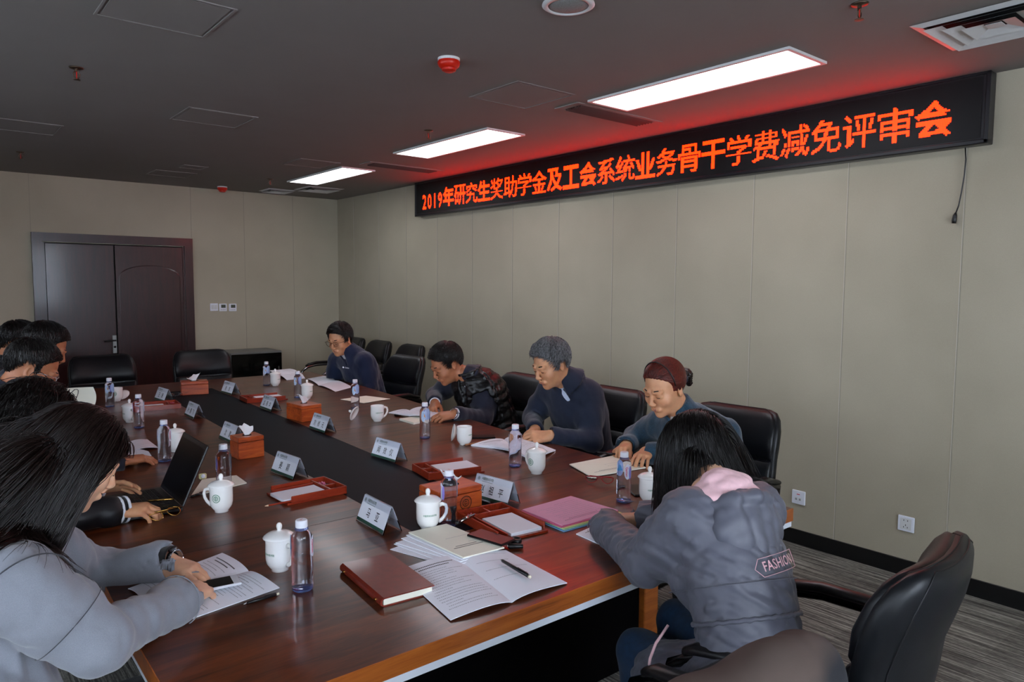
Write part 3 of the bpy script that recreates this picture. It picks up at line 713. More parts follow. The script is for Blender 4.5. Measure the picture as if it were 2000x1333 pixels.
# ---- name plates
def name_plate(px, chars, lb, i0=0, wide=.2):
    """px: pixels of the lower far and lower near corner of the front face"""
    a, b = tb(*px[0])[:2], tb(*px[1])[:2]; mid = (a + b) / 2; d = unit(np.append(b - a, 0))  # along the plate, towards the viewer's right
    R = np.stack([d, np.cross([0, 0, 1], d), [0, 0, 1]], 1); w_ = wide; dep = .075; h = .092; rz = math.atan2(d[1], d[0])
    t = empty('name_plate', (mid[0], mid[1], TZ), lb, 'name plate', 'acrylic name plates', rz)
    # local: x along the plate, y away, z up; front face leans from y=0 up to y=dep/2
    s_ = MB(); th = .0025; half = w_ / 2
    prof = [(0, 0), (.0035, 0), (dep / 2, h - .006), (dep - .0035, 0), (dep, 0), (dep / 2 + .0015, h), (dep / 2 - .0015, h)]
    s_.loft([[(x, y, z) for y, z in prof] for x in (-half, half)]); s_.build('acrylic_stand', M['acrylic'], t)
    L = math.hypot(dep / 2, h)
    for side in (0, 1):
        u = unit([0, dep / 2, h]) if side == 0 else unit([0, -dep / 2, h]); nn = np.cross([1, 0, 0], u) if side == 0 else np.cross([-1, 0, 0], u)
        ax = A([1, 0, 0]) if side == 0 else A([-1, 0, 0]); o = A([0, 0, 0]) if side == 0 else A([0, dep, 0])
        P = lambda V, off: np.outer(V[:, 0], ax) + np.outer(V[:, 1], u) + o + nn * off
        q = A([(-half + .002, .006, 0), (half - .002, .006, 0), (half - .002, L - .003, 0), (-half + .002, L - .003, 0)])
        cV = np.concatenate([P(q, .0006), P(q, .0010)]); c_ = MB(); c_.add(cV, [(3, 2, 1, 0), (4, 5, 6, 7), (0, 1, 5, 4), (1, 2, 6, 5), (2, 3, 7, 6), (3, 0, 4, 7)]); card = c_.build('paper_card', M['paper'], t)
        c_ = MB(); c_.add(P(A([(-half + .002, .006, 0), (half - .002, .006, 0), (half - .002, .017, 0), (-half + .002, .017, 0)]), .0013), [(0, 1, 2, 3)]); c_.build('green_band', M['green_band'], card)
        V, F = text(COLLEGE, .0125, .62, .01); c_ = MB(); c_.add(P(V + A([-half + .068, L - .0165, 0]), .0013), F)
        V, F = emblem_flat(None, .0065); c_.add(P(V + A([-half + .02, L - .0175, 0]), .0013), F)
        for k in range(9): c_.add(P(A([(-.0022, 0, 0), (.0022, 0, 0), (.0022, .0015, 0), (-.0022, .0015, 0)]) + A([-half + .042 + .0065 * k, L - .0275, 0]), .0013), [(0, 1, 2, 3)])
        c_.build('college_header', M['green_band'], card)
        n_ = len(chars); stp = .062 if n_ == 2 else .050
        for k, ch in enumerate(chars): c_ = MB(); V, F = text(ch, .036, .72, .006); c_.add(P(V + A([(k - (n_ - 1) / 2) * stp, .042, 0]), .0014), F); c_.build('printed_character', M['ink'], card)
    return t
for px, ch, lb in [(((697, 1018), (745, 1046)), '马亚', 'name plate with two characters, nearest to the viewer, beside the front mug'), (((930, 975), (978, 989)), '赵祖平', 'name plate with three characters beside the long tissue box'),
  (((534, 925), (565, 937)), '姜颖', 'name plate with two characters behind the open red tray at left'), (((727, 893), (767, 905)), '闻效仪', 'name plate with three characters right of the black inlay, middle of the table'),
  (((604, 838), (632, 848)), '刘桢元', 'name plate with three characters in front of the cube tissue box'), (((508, 798), (527, 805)), '孟燕华', 'name plate in front of the far right red tray'),
  (((432, 768), (450, 773)), '杨思', 'farthest name plate right of the black inlay, at the far end'), (((301, 781), (319, 787)), '王珊', 'farthest name plate left of the black inlay, beside the far tissue box'),
  (((361, 813), (375, 820)), '叶鹏飞', 'name plate left of the inlay, beyond the tissue box with grain front'), (((430, 858), (449, 867)), '沈建', 'name plate half hidden behind the tissue box left of the inlay')]:
    name_plate(px, ch, lb)

# ---- tissue boxes
def tissue_box(c, sx, sy, h, rz, lb, tuft, seal=False):
    t = empty('tissue_box', (c[0], c[1], TZ), lb, 'tissue box', 'wooden tissue boxes', rz)
    MB().box((0, 0, h * .38), (sx, sy, h * .76), bev=.002).build('box_body', M['redwood'], t)
    b_ = MB(); b_.box((0, 0, h * .885), (sx, sy, h * .215), bev=.003); b_.build('lid', M['redwood'], t)
    MB().lathe([(0, h + .0003), (.022, h + .0003), (.022, h - .002), (0, h - .002)], 20, fn=lambda a, z: 1 + .5 * abs(math.cos(a)) * (sx > .15)).build('slot', M['void'], t)
    rs = np.random.RandomState(tuft); n1, n2 = 15, 9; V = []
    for i in range(n1):
        a = 2 * PI * i / n1
        for j in range(n2):
            q = j / (n2 - 1); r_ = .009 + .026 * q ** 1.2 + .008 * math.sin(3 * a + tuft) * q; zz = h - .004 + .040 * q * (1 + .5 * math.cos(a + tuft * 1.7)) + .006 * math.sin(5 * a + tuft) * q
            V.append((r_ * math.cos(a) * (1.3 if sx > .15 else 1), r_ * math.sin(a) * .35 + .01 * math.sin(2 * a + tuft) * q, zz))
    g = MB(); g.add(V, [(i * n2 + j, ((i + 1) % n1) * n2 + j, ((i + 1) % n1) * n2 + j + 1, i * n2 + j + 1) for i in range(n1) for j in range(n2 - 1)]); g.build('tissue', M['tissue'], t, smooth=True)
    if seal:
        V, F = emblem_flat(None, .026); g = MB(); g.add(np.stack([V[:, 0] + .022, np.full(len(V), -sy / 2 - .0004), V[:, 1] + h * .45], 1), F); g.build('burned_seal', mat('burn mark', '3a1408', .7, var=0), t)
    return t
tissue_box((1.497, 2.152), .19, .135, .105, rad(-1.5), 'long wooden tissue box with burned seal, nearest to the viewer', 2, True)
tissue_box((1.222, 3.487), .125, .11, .105, rad(2), 'cube wooden tissue box left of the black inlay beyond the laptop', 5)
tissue_box((1.845, 4.245), .135, .19, .1, rad(6), 'wooden tissue box right of the inlay behind a three-character name plate', 9)
tissue_box((1.622, 5.74), .19, .13, .1, rad(-12), 'farthest wooden tissue box near the empty chairs at the table end', 4)

# ---- note trays
def tray(c, rz, lb, L=.27, W_=.195, slip=True, pencil=True, extra=None, grp='red wooden note trays'):
    """open end towards local -x"""
    t = empty('note_tray', (c[0], c[1], TZ), lb, 'tray', grp, rz); b_ = MB(); h = .032; e = .007
    b_.box((0, 0, .004), (L, W_, .008), bev=.001)
    for s_ in (-1, 1): b_.box((.008, s_ * (W_ / 2 - e / 2), h / 2 + .003), (L - .016, e, h - .006), bev=.0025)
    b_.box((L / 2 - e / 2, 0, h / 2), (e, W_, h), bev=.002); b_.box((L / 2 - .062, 0, h / 2 - .002), (e, W_ - .008, h - .006), bev=.001); b_.box((L / 2 - .03, -.01, h / 2 - .003), (.058, e, h - .008), bev=.001)
    b_.box((-.03, W_ / 2 - .034, h / 2 - .004), (L - .075, e * .8, h - .010), bev=.001)
    b_.build('tray_body', M['traywood'], t)
    if slip: MB().box((-.04, -.017, .0135), (.185, .125, .011), bev=.0008).build('note_paper', M['paper'], t)
    g = MB()
    for k in range(5): a = k * 1.3; g.tube([(L / 2 - .03 + .008 * math.cos(a), .05 + .014 * math.sin(a), .010), (L / 2 - .034 + .011 * math.cos(a + 1), .053 + .014 * math.sin(a + 1), .019)], .0028, 6)
    g.build('clip_pile', mat_once('pink clips', 'e27ba0', rough=.35, var=0), t, kind='stuff')
    return t
def pencil(c, d, L, m_, lb, r_=.0036, nm='pencil', cat='pencil', z=TZ):
    t = empty(nm, (c[0], c[1], z), lb, cat, None, math.atan2(d[1], d[0]))
    MB().tube([(-L / 2, 0, r_), (L / 2 - .016, 0, r_)], r_, 6).build('shaft', m_, t); MB().tube([(L / 2 - .016, 0, r_), (L / 2 - .003, 0, r_)], [r_, .0009], 8).build('tip', mat_once('sharpened wood', 'e8c9a8'), t); return t
tray((1.548, 1.917), rad(84), 'red wooden note tray nearest the viewer, right of the black phone', .29)
tray((1.82, 2.635), rad(170), 'red wooden note tray beyond the long tissue box', .27)
tray((1.18, 2.70), rad(2), 'red wooden note tray left of the inlay with a pencil sticking out', .25)
tray((1.925, 5.13), rad(176), 'red wooden note tray far off behind a name plate, right of the inlay', .29)
tray((1.225, 5.23), rad(-6), 'red wooden note tray far off behind the left bottles', .29)
pencil((1.062, 2.612), (-1, -.02), .18, M['traywood'], 'sharpened pencil poking out of the left red note tray', z=TZ + .0085)

# ---- paper goods
def sheetmesh(TL, TR, BR, BL, h0, hf, nx=18, ny=14, th=.002, lines=None, title=True, seed=0, pad=.1, m0='paper', rot=0):
    """stack of sheets; hf(u,v)->extra height; rows of small print as a second material"""
    TL, TR, BR, BL = [A(p, float)[:2] for p in (TL, TR, BR, BL)]
    pos = lambda u, v: TL * (1 - u) * (1 - v) + TR * u * (1 - v) + BR * u * v + BL * (1 - u) * v
    m_ = MB(); V = []
    for k in (0, 1):
        for j in range(ny + 1):
            for i in range(nx + 1): u, v = i / nx, j / ny; p = pos(u, v); V.append((p[0], p[1], TZ + .0006 + h0 + hf(u, v) + k * th))
    N = (nx + 1) * (ny + 1); F = []
    for j in range(ny):
        for i in range(nx):
            a = j * (nx + 1) + i; F.append((N + a, N + a + nx + 1, N + a + nx + 2, N + a + 1)); F.append((a, a + 1, a + nx + 2, a + nx + 1))
    for i in range(nx): F.append((i, N + i, N + i + 1, i + 1)); b0 = ny * (nx + 1); F.append((b0 + i, b0 + i + 1, N + b0 + i + 1, N + b0 + i))
    for j in range(ny): a, b_ = j * (nx + 1), (j + 1) * (nx + 1); F.append((a, b_, N + b_, N + a)); a += nx; b_ += nx; F.append((a, N + a, N + b_, b_))
    m_.add(V, F, 0)
    if lines:
        rs = random.Random(seed)
        def quad(u0, u1, v0, v1, mi):
            if rot: q = [(v0, 1 - u0), (v1, 1 - u0), (v1, 1 - u1), (v0, 1 - u1)]
            else: q = [(u0, v0), (u1, v0), (u1, v1), (u0, v1)]
            W_ = []
            for u, v in q: p = pos(u, v); W_.append((p[0], p[1], TZ + .0006 + h0 + hf(u, v) + th + .0004))
            m_.add(W_, [(0, 1, 2, 3)], mi)
        n_, dens = lines; v = pad + (.1 if title else 0)
        if title:
            for r_ in range(2):
                u = .14 + .1 * r_
                while u < .86 - .1 * r_: quad(u, u + .022, pad + .045 * r_, pad + .045 * r_ + .014, 2); u += .029
        for r_ in range(n_):
            v = pad + (.11 if title else 0) + (1 - 2 * pad - .1) * r_ / n_; end = rs.uniform(.35, .9) if rs.random() < .6 else .9; u = .1 + .04 * (rs.random() < .4); mi = 2 if rs.random() < .12 else 1
            while u < end * dens:
                w_ = rs.uniform(.010, .026); quad(u, u + w_, v, v + .007, mi); u += w_ + rs.uniform(.006, .014)
    return m_
def tagged(nm, mb, mats, lb, cat, grp=None, c=None):
    c = A(mb.v).mean(0) if c is None else c; c = A([c[0], c[1], TZ]); mb.v = [tuple(A(p) - c) for p in mb.v]
    o = mb.build(nm, mats, None, smooth=False); o.location = tuple(c); return tag(o, lb, cat, grp)
PM = [M['paper'], M['soft_ink'], M['ink']]; CM = [M['cream_paper'], M['soft_ink'], M['ink']]
def booklet(TL, TS, TR, BR, BS, BL, lb, bulge=.014, th=.002, mats=PM, n=(17, 6), h0=0, rot=0, seed=1, lift=0, grp='open booklets', cov=None):
    hl = lambda u, v: bulge * math.sin(PI * min(1, u * .5 + .5)) * (u ** 1.3) * (1 - (u > .97) * .5) + lift * (1 - u) ** 2
    hr = lambda u, v: bulge * math.sin(PI * min(1, (1 - u) * .5 + .5)) * ((1 - u) ** 1.3) * (1 - (u < .03) * .5)
    l_ = sheetmesh(TL, TS, BS, BL, h0, lambda u, v: bulge * (4 * u * (1 - u)) ** .8 * (.35 + .65 * u) + lift * (1 - u) ** 2, th=th, lines=(n[0], 1), seed=seed, rot=rot)
    r_ = sheetmesh(TS, TR, BR, BS, h0, lambda u, v: bulge * (4 * u * (1 - u)) ** .8 * (1 - .65 * u), th=th, lines=(n[1], 1) if n[1] else None, title=False, seed=seed + 5, rot=rot)
    c = A(list(TS) + list(BS)).reshape(2, -1).mean(0)[:2]; c = A([c[0], c[1], TZ])
    e = empty('open_booklet', c, lb, 'booklet', grp)
    for nm, q in (('left_page', l_), ('right_page', r_)): q.v = [tuple(A(p) - c) for p in q.v]; q.build(nm, mats, e)
    return e
P2 = lambda x, y: tb(x, y)[:2]
booklet(P2(775, 1118), P2(888, 1089), P2(988, 1078), P2(1108, 1142), P2(1000, 1180), P2(880, 1215), 'open white booklet with a black pen lying on it, nearest the table edge', bulge=.012, seed=3, n=(17, 4), h0=.002)
booklet(P2(250, 1152), P2(275, 1173), P2(357, 1217), P2(546, 1150), P2(486, 1117), P2(434, 1082), 'open white booklet under the hands of the woman in grey blazer', bulge=.008, seed=8, n=(16, 0), rot=0) if False else None
# blazer woman's booklet: spine runs from lower left to upper right
booklet(P2(434, 1082), P2(486, 1118), P2(546, 1150), P2(357, 1217), P2(275, 1173), P2(250, 1152), 'open white booklet under the hands of the woman in grey blazer', bulge=.012, seed=8, n=(15, 18))
booklet(P2(920, 872), P2(965, 866), P2(1000, 862), P2(1085, 882), P2(1035, 902), P2(985, 897), 'thick open booklet in front of the grey-haired man', bulge=.022, th=.006, seed=12, n=(18, 18)) if False else booklet(P2(920, 872), P2(985, 862), P2(1022, 858), P2(1085, 882), P2(1042, 908), P2(985, 880), 'thick open booklet in front of the grey-haired man', bulge=.02, th=.007, seed=12, n=(18, 18))
booklet(P2(1125, 1045), P2(1196, 1018), P2(1262, 1000), P2(1312, 1024), P2(1262, 1052), P2(1205, 1080), 'open white booklet under the elbow of the girl in parka', bulge=.006, seed=3, n=(17, 5), th=.003)
booklet(P2(800, 815), P2(830, 806), P2(856, 801), P2(880, 813), P2(850, 822), P2(802, 826), 'booklet with cream cover held by the man in down vest', bulge=.016, seed=5, n=(12, 12), mats=CM) if False else None
booklet(P2(759, 812), P2(800, 808), P2(842, 800), P2(874, 812), P2(838, 824), P2(800, 818), 'open booklet under the hands of the man in down vest', h0=.0135, bulge=.018, th=.005, seed=5, n=(12, 12))
MB_ = sheetmesh(P2(780, 822), P2(826, 815), P2(850, 822), P2(808, 830), 0, lambda u, v: 0, th=.012, lines=(1, .1), title=False); tagged('cream_folder', MB_, CM, 'cream folder under the open booklet of the man in down vest', 'folder')
booklet(P2(600, 741), P2(622, 754), P2(655, 766), P2(688, 757), P2(655, 744), P2(632, 735), 'open booklet in front of the man in navy fleece', bulge=.014, seed=15, n=(14, 0), rot=1)
booklet(P2(524, 729), P2(540, 736), P2(560, 743), P2(596, 740), P2(584, 731), P2(566, 725), 'fanned open booklet at the far end, next to the farthest mug', bulge=.03, seed=16, n=(10, 4), rot=1, lift=.02)
booklet(P2(245, 873), P2(262, 882), P2(258, 905), P2(302, 898), P2(300, 880), P2(292, 862), 'open papers at the left edge beside a bottle, above the laptop', bulge=.01, seed=17, n=(10, 6), rot=1) if False else None
o = sheetmesh(P2(225, 905), P2(238, 880), P2(290, 883), P2(302, 901), 0, lambda u, v: .01 * math.sin(PI * v), lines=(8, 1), seed=21, title=False); tagged('paper_sheet', o, PM, 'white printed sheet nearest the laptop screen, at the left', 'paper', 'papers at the left edge')
o = sheetmesh(P2(240, 872), P2(288, 861), P2(309, 877), P2(250, 888), .004, lambda u, v: .012 * math.sin(PI * u), lines=(6, 1), seed=22, title=False); tagged('paper_sheet', o, PM, 'white sheet with curled corner beside the bottle at the left, upper one', 'paper', 'papers at the left edge')
o = sheetmesh(P2(375, 972), P2(425, 932), P2(482, 944), P2(445, 950), 0, lambda u, v: .002, lines=None, th=.002)
o = sheetmesh(P2(372, 972), P2(395, 938), P2(462, 932), P2(482, 945), 0, lambda u, v: .004 * u * v, lines=None, th=.003); tagged('paper_sheet', o, CM, 'blank cream sheets behind the laptop, under a bottle', 'paper')
def gluestick(): 
    p = tb(396, 938); t = empty('tape_roll', (p[0], p[1], TZ + .0045), 'small clear tape dispenser behind the laptop screen', 'tape'); MB().box((0, 0, .012), (.03, .018, .024), bev=.004).build('body', mat_once('yellow clear plastic', 'd6cf9a', rough=.15, var=0), t)
    MB().tube([(0, -.010, .014), (0, .010, .014)], .009, 16).build('reel', M['white_plastic'], t, smooth=True)
gluestick()
o = sheetmesh(P2(1112, 911), P2(1208, 892), P2(1232, 905), P2(1155, 934), 0, lambda u, v: .004 * (1 - u), lines=(3, .6), title=True, th=.004, seed=30)
o = sheetmesh(P2(1155, 934), P2(1112, 911), P2(1208, 892), P2(1262, 916), 0.002, lambda u, v: .003 * u, lines=(4, .6), title=True, th=.004, seed=30, rot=1, pad=.2); tagged('stapled_report', o, CM, 'cream-covered report in front of the red-haired woman', 'report')
o = sheetmesh(P2(665, 782), P2(715, 775), P2(762, 781), P2(710, 789), 0, lambda u, v: .003, lines=None, th=.003); tagged('stapled_report', o, CM, 'blank cream sheets in front of the empty place, beyond the mug lid', 'report')
# colour stack
base = [P2(1020, 1005), P2(1115, 978), P2(1207, 1006), P2(1098, 1036)]; cc = sum(base) / 4; off = [(.0, -.012), (.004, -.010), (.0, -.007), (-.008, -.004), (.0, 0)]
for k, (mn, nm, lb) in enumerate((('blue_paper', 'report', 'blue report at the bottom of the coloured stack'), ('green_paper', 'report', 'green report second from the bottom of the coloured stack'), ('yellow_paper', 'report', 'yellow report in the middle of the coloured stack'), ('rose_paper', 'report', 'rose report just under the pink top sheet'), ('pink_paper', 'report', 'pink printed report on top of the coloured stack'))):
    q = [p + A(off[k]) + (p - cc) * .02 * (4 - k) for p in base]
    o = sheetmesh(q[3], q[0], q[1], q[2], .0035 * k, lambda u, v: .0, lines=(9, .95) if k == 4 else None, th=.0033, seed=40, rot=1, pad=.12); tagged('stapled_report', o, [M[mn], M['soft_ink'], mat_once('plum ink', '8a5070')], lb, 'report', 'coloured reports in a stack')
# cream report + white stack beneath
q = [P2(798, 1050), P2(872, 1033), P2(985, 1080), P2(905, 1100)]
for k, (dx, dy, r_) in enumerate(((-.075, -.035, .25), (-.062, -.02, .12), (-.045, -.012, .2), (-.03, -.006, .08), (-.012, 0, .03))):
    c_ = sum(q) / 4; Rr = Rz(r_)[:2, :2]; qq = [Rr @ (p - c_) * .97 + c_ + A([dx, dy]) for p in q]
    qq = [A([p[0], p[1]]) for p in qq]
    o = sheetmesh(qq[3], qq[0], qq[1], qq[2], .0025 * k, lambda u, v: .0, lines=(14, 1) if k == 1 else None, th=.0022, seed=60 + k, rot=1); tagged('paper_sheet', o, PM, 'white %s fanned out under the cream report, %s' % ('form', ['lowest sheet', 'second sheet from below', 'middle sheet', 'second sheet from above', 'uppermost of the white sheets'][k]), 'paper', 'white forms under the cream report')
o = sheetmesh(q[3], q[0], q[1], q[2], .0128, lambda u, v: 0, lines=(2, .7), th=.004, seed=50, rot=1, pad=.25); tagged('stapled_report', o, CM, 'cream report with printed title lying under the black phone', 'report')
# oxblood notebook
c = tb(752, 1143); a_, b_2 = P2(675, 1115), P2(752, 1182); d = unit(np.append(b_2 - a_, 0)); rz = math.atan2(d[1], d[0])
nb = empty('notebook', ((P2(675, 1115) + P2(752, 1182)) [0] / 2 + .062, (P2(675, 1115) + P2(752, 1182))[1] / 2 - .012, TZ), 'thick oxblood leather notebook with cream page edges', 'notebook', None, rz)
g = MB(); rings = []
for s_ in np.linspace(-.14, .14, 2): rings.append([(s_, .0 - .07 + (-.012 if abs(q_ - .5) < .3 else 0) + .0, 0) for q_ in ()])
W2, L2, H2 = .155, .285, .024
pr = [(W2 / 2, 0), (W2 / 2, .003), (-W2 / 2 + .008, .003), (-W2 / 2 + .002, .008), (-W2 / 2 + .002, .016), (-W2 / 2 + .008, .021), (W2 / 2, .021), (W2 / 2, .024), (-W2 / 2 + .006, .0245), (-W2 / 2 - .002, .019), (-W2 / 2 - .0035, .012), (-W2 / 2 - .002, .005), (-W2 / 2 + .006, 0)]
pr = [(-y, z) for y, z in pr]; g = MB(); g.loft([[(x, -y, z) for y, z in pr] for x in (-L2 / 2, L2 / 2)]); g.build('cover', M['red_leather'], nb)
MB().box((0, .001, .012), (L2 - .008, W2 - .012, .0178)).build('page_block', M['cream_paper'], nb)
for s_ in (-1, 1): MB().tube([(s_ * .11, -W2 / 2 - .003, .012), (s_ * .11, -W2 / 2 - .006, .012)], .004, 12).build('rivet', M['gold'], nb)
# phone, pens, stamp caps
p = (tb(908, 1052) + tb(1000, 1070)) / 2; phn = empty('phone', (p[0] + .0, p[1] - .015, TZ + .0176), 'black phone lying on the cream report', 'phone', None, math.atan2(*(tb(983, 1073) - tb(908, 1050))[[1, 0]]))
MB().box((0, 0, .004), (.15, .072, .0078), bev=.003).build('case', M['black_plastic'], phn); MB().box((0, 0, .0081), (.144, .067, .0006)).build('screen', M['dark_screen'], phn)
def pen(a, b, z, lb, m_, r_=.0052, nm='pen', tipm=None, z2=None):
    a, b = A(a, float), A(b, float); c = (a + b) / 2; d = b - a; L = np.linalg.norm(d[:2]); t = empty(nm, (c[0], c[1], z), lb, 'pen', None, math.atan2(d[1], d[0]))
    MB().tube([(-L / 2 + .01, 0, r_), (0, 0, r_), (L / 2 - .008, 0, r_)], [r_ * .85, r_, r_ * .95], 12).build('barrel', m_, t, smooth=True)
    MB().tube([(-L / 2, 0, r_), (-L / 2 + .01, 0, r_)], [r_ * .25, r_ * .8], 10).build('tip', tipm or M['chrome'], t, smooth=True); MB().tube([(L / 2 - .008, 0, r_), (L / 2, 0, r_)], r_ * .8, 10).build('end_cap', mat_once('ivory', 'd8d0b8', rough=.3), t, smooth=True)
    MB().box((L / 4, 0, 2 * r_ + .0012), (L / 3, .003, .0014), bev=.0005).build('clip', m_, t); return t
pen(tb(978, 1108)[:2], tb(1036, 1143)[:2], TZ + .0165, 'black pen lying across the open booklet', M['black_plastic'], .0055)
pen(tb(475, 1184)[:2], tb(545, 1163)[:2], TZ, 'dark pen peeking out under the blazer woman booklet edge', M['black_plastic'], .004)
pen(tb(905, 872)[:2], tb(960, 862)[:2], TZ, 'pen with orange grip beside the phone of the grey-haired man', mat_once('orange grip', '9a5a30', rough=.3), .005)
pen(tb(368, 974)[:2], tb(404, 963)[:2], TZ, 'black pen lying beside the cream sheets behind the laptop', M['black_plastic'], .0045)
pen(tb(238, 911)[:2], tb(290, 904)[:2], TZ, 'black and silver pen below the printed sheet at the left', M['black_plastic'], .0048)
pen(tb(745, 790)[:2], tb(775, 786)[:2], TZ, 'thin dark pen on the cream sheets of the empty place', M['black_plastic'], .004) if False else None
t = empty('fountain_pen', (1.44, 1.97, TZ + .030), 'silver capped fountain pen resting in the nearest tray', 'pen', None, rad(20)); MB().tube([(-.045, 0, .006), (.04, 0, .006)], [.0055, .006], 12).build('barrel', M['chrome'], t, smooth=True); MB().tube([(-.065, 0, .006), (-.045, 0, .006)], [.0062, .0062], 12).build('cap', M['black_plastic'], t, smooth=True); MB().box((.0, 0, .013), (.05, .003, .0015)).build('clip', M['chrome'], t)
t = empty('stamp_handle', (1.425, 2.035, TZ + .009), 'small black flared stamp handle standing in the nearest tray', 'stamp'); MB().lathe([(0, 0), (.008, 0), (.006, .012), (.005, .03), (.010, .05), (.012, .054), (0, .055)], 20).build('handle', M['black_plastic'], t, smooth=True)
p = tb(1008, 1060); t = empty('round_seal_cap', (p[0], p[1], TZ), 'round black cap lying by the nearest tray', 'cap'); MB().lathe([(0, 0), (.017, 0), (.019, .004), (.018, .012), (.015, .014), (.012, .010), (0, .0095)], 28).build('cap', M['black_plastic'], t, smooth=True)
p = tb(1007, 1073); t = empty('cylinder_cap', (p[0], p[1], TZ), 'black cylinder cap lying near the nearest tray', 'cap', None, rad(-40)); MB().tube([(-.024, 0, .009), (-.02, 0, .009), (.022, 0, .009), (.024, 0, .009)], [.007, .009, .0078, .006], 18).build('barrel', M['black_plastic'], t, smooth=True)
MB().tube([(-.026, 0, .009), (-.024, 0, .009)], .006, 12).build('rim', M['chrome'], t)
p = tb(941, 855); t = empty('phone', (p[0], p[1], TZ), 'black phone behind the open mug, near the grey-haired man', 'phone', None, rad(-35)); MB().box((0, 0, .004), (.15, .072, .0078), bev=.003).build('case', M['black_plastic'], t); MB().box((0, 0, .0081), (.144, .067, .0006)).build('screen', M['dark_screen'], t)
p = tb(1238, 962); t = empty('phone', (p[0] + .02, p[1], TZ), 'dark phone half hidden behind the water bottle near the girl in parka', 'phone', None, rad(60)); MB().box((0, 0, .004), (.15, .072, .0078), bev=.003).build('case', M['black_plastic'], t); MB().box((0, 0, .0081), (.144, .067, .0006)).build('screen', M['dark_screen'], t)
p = tb(778, 812); t = empty('car_key', (p[0], p[1], TZ), 'small black car key beside the open mug of the man in down vest', 'key', None, .4); MB().box((0, 0, .007), (.06, .032, .012), bev=.005).build('fob', M['black_plastic'], t); MB().tube([(.03 + .012 * math.cos(a), .012 * math.sin(a), .003) for a in np.linspace(0, 2 * PI, 16)[:-1]], .0013, 6, closed=True).build('ring', M['chrome'], t)
p = tb(345, 770 + 4); t = empty('glass_plate', (p[0], p[1], TZ), 'small clear glass ashtray beside the farthest tissue box', 'ashtray'); MB().lathe([(0, .004), (.03, .004), (.034, .02), (.04, .02), (.04, 0), (0, 0)], 24).build('bowl', M['acrylic'], t)

# ---- eyeglasses
def glasses_part(parent, R, c, m_, w_=.062, lensm=None, loc0=(0, 0, 0), temples=True, fold=False, rim=.0012, thick=.024, local=True):
    """R columns right, forward, up; c bridge centre"""
    T_ = lambda V: xf(V, c, R) - A(loc0)
    fr_ = MB(); ln = MB()
    for s_ in (-1, 1):
        pts = [(s_ * (.034 + .024 * math.cos(a)), -.004 * abs(math.cos(a)), thick * .72 * math.sin(a) * (1 - .12 * math.sin(a))) for a in np.linspace(0, 2 * PI, 21)[:-1]]
        fr_.tube(T_(pts), rim, 6, closed=True); ln.add(T_(pts), [tuple(range(20))])
        if temples: fr_.tube(T_([(s_ * .058, -.004, .008), (s_ * .072, -.010, .008), (s_ * .078, -.06, .004), (s_ * .078, -.095, -.008)]), rim, 6)
        if fold: fr_.tube(T_([(s_ * .058, -.004, .004), (s_ * .060, -.012, .003), (-s_ * .04, -.02 - .003 * s_, .001)]), rim * .9, 6)
    fr_.tube(T_([(-.011, 0, .004), (0, .003, .008), (.011, 0, .004)]), rim, 6)
    return fr_, ln
def table_glasses(pa, pb, lb, m_, up=(0, -.25, 1), th=.024, rim=.0014):
    a, b = tb(*pa), tb(*pb); c = (a + b) / 2; r_ = unit(b - a); R = np.stack([r_, np.cross(A([0, 0, 1]), r_), A([0, 0, 1.])], 1)
    t = empty('eyeglasses', (c[0], c[1], TZ), lb, 'eyeglasses'); tilt = rad(50); Rx = A([[1, 0, 0], [0, math.cos(tilt), math.sin(tilt)], [0, -math.sin(tilt), math.cos(tilt)]])
    f_, l_ = glasses_part(None, R @ Rx, (0, 0, .018), m_, fold=True, temples=False, thick=th, rim=rim); f_.build('frame', m_, t, smooth=True); l_.build('lenses', M['lens'], t); return t
table_glasses((1140, 943), (1202, 947), 'red-framed eyeglasses in front of the cream-covered report', mat_once('red frame', 'a01828', rough=.25))
table_glasses((286, 1024), (356, 1003), 'gold-rimmed dark eyeglasses lying below the laptop', M['gold'], th=.026, rim=.0018)

# ---- laptop
h0 = at(314, 952, Z=TZ + .02); h1 = at(358, 991, Z=TZ + .02); hd = unit(h1 - h0); Lw = np.linalg.norm(h1 - h0); c = (h0 + h1) / 2
ux = A([hd[1], -hd[0], 0]); ux = -ux if ux[0] > 0 else ux             # towards the user
Rl = np.stack([hd, ux, [0, 0, 1]], 1); lt = empty('laptop', (c[0], c[1], TZ), 'black laptop open on the table, screen leaning back', 'laptop', None, 0)
def L3(V): return xf(V, (0, 0, 0), Rl)
def obox(mb, c_, d_, bev=0, R=None, mi=None): mb.box(L3([c_])[0], d_, R=Rl if R is None else Rl @ R, bev=bev, mi=mi); return mb
obox(MB(), (0, .115, .012), (Lw, .232, .017), .004).build('base', M['black_plastic'], lt)
kb = MB()
for r_ in range(6):
    for k in range(14): obox(kb, (-.143 + .022 * k, .035 + .0195 * r_, .0215), (.018, .0155, .002), .0006)
kb.build('keys', mat_once('key black', '1c1c1e', rough=.45, var=0), lt, kind='stuff')
obox(MB(), (0, .192, .0209), (.1, .055, .001)).build('touchpad', mat_once('pad black', '0a0a0a', rough=.25, var=0), lt)
g = MB(); obox(g, (-.13, .21, .0208), (.02, .012, .0008)); g.build('sticker', M['red_print'], lt); g = MB(); obox(g, (-.10, .21, .0208), (.02, .012, .0008)); g.build('sticker', M['white_plastic'], lt)
tl = rad(24); Rt = A([[1, 0, 0], [0, math.cos(tl), -math.sin(tl)], [0, math.sin(tl), math.cos(tl)]])   # screen plane rotated about hinge
up_ = A([0, -math.sin(tl), math.cos(tl)]); sc_c = A([0, 0, .02]) + up_ * .117
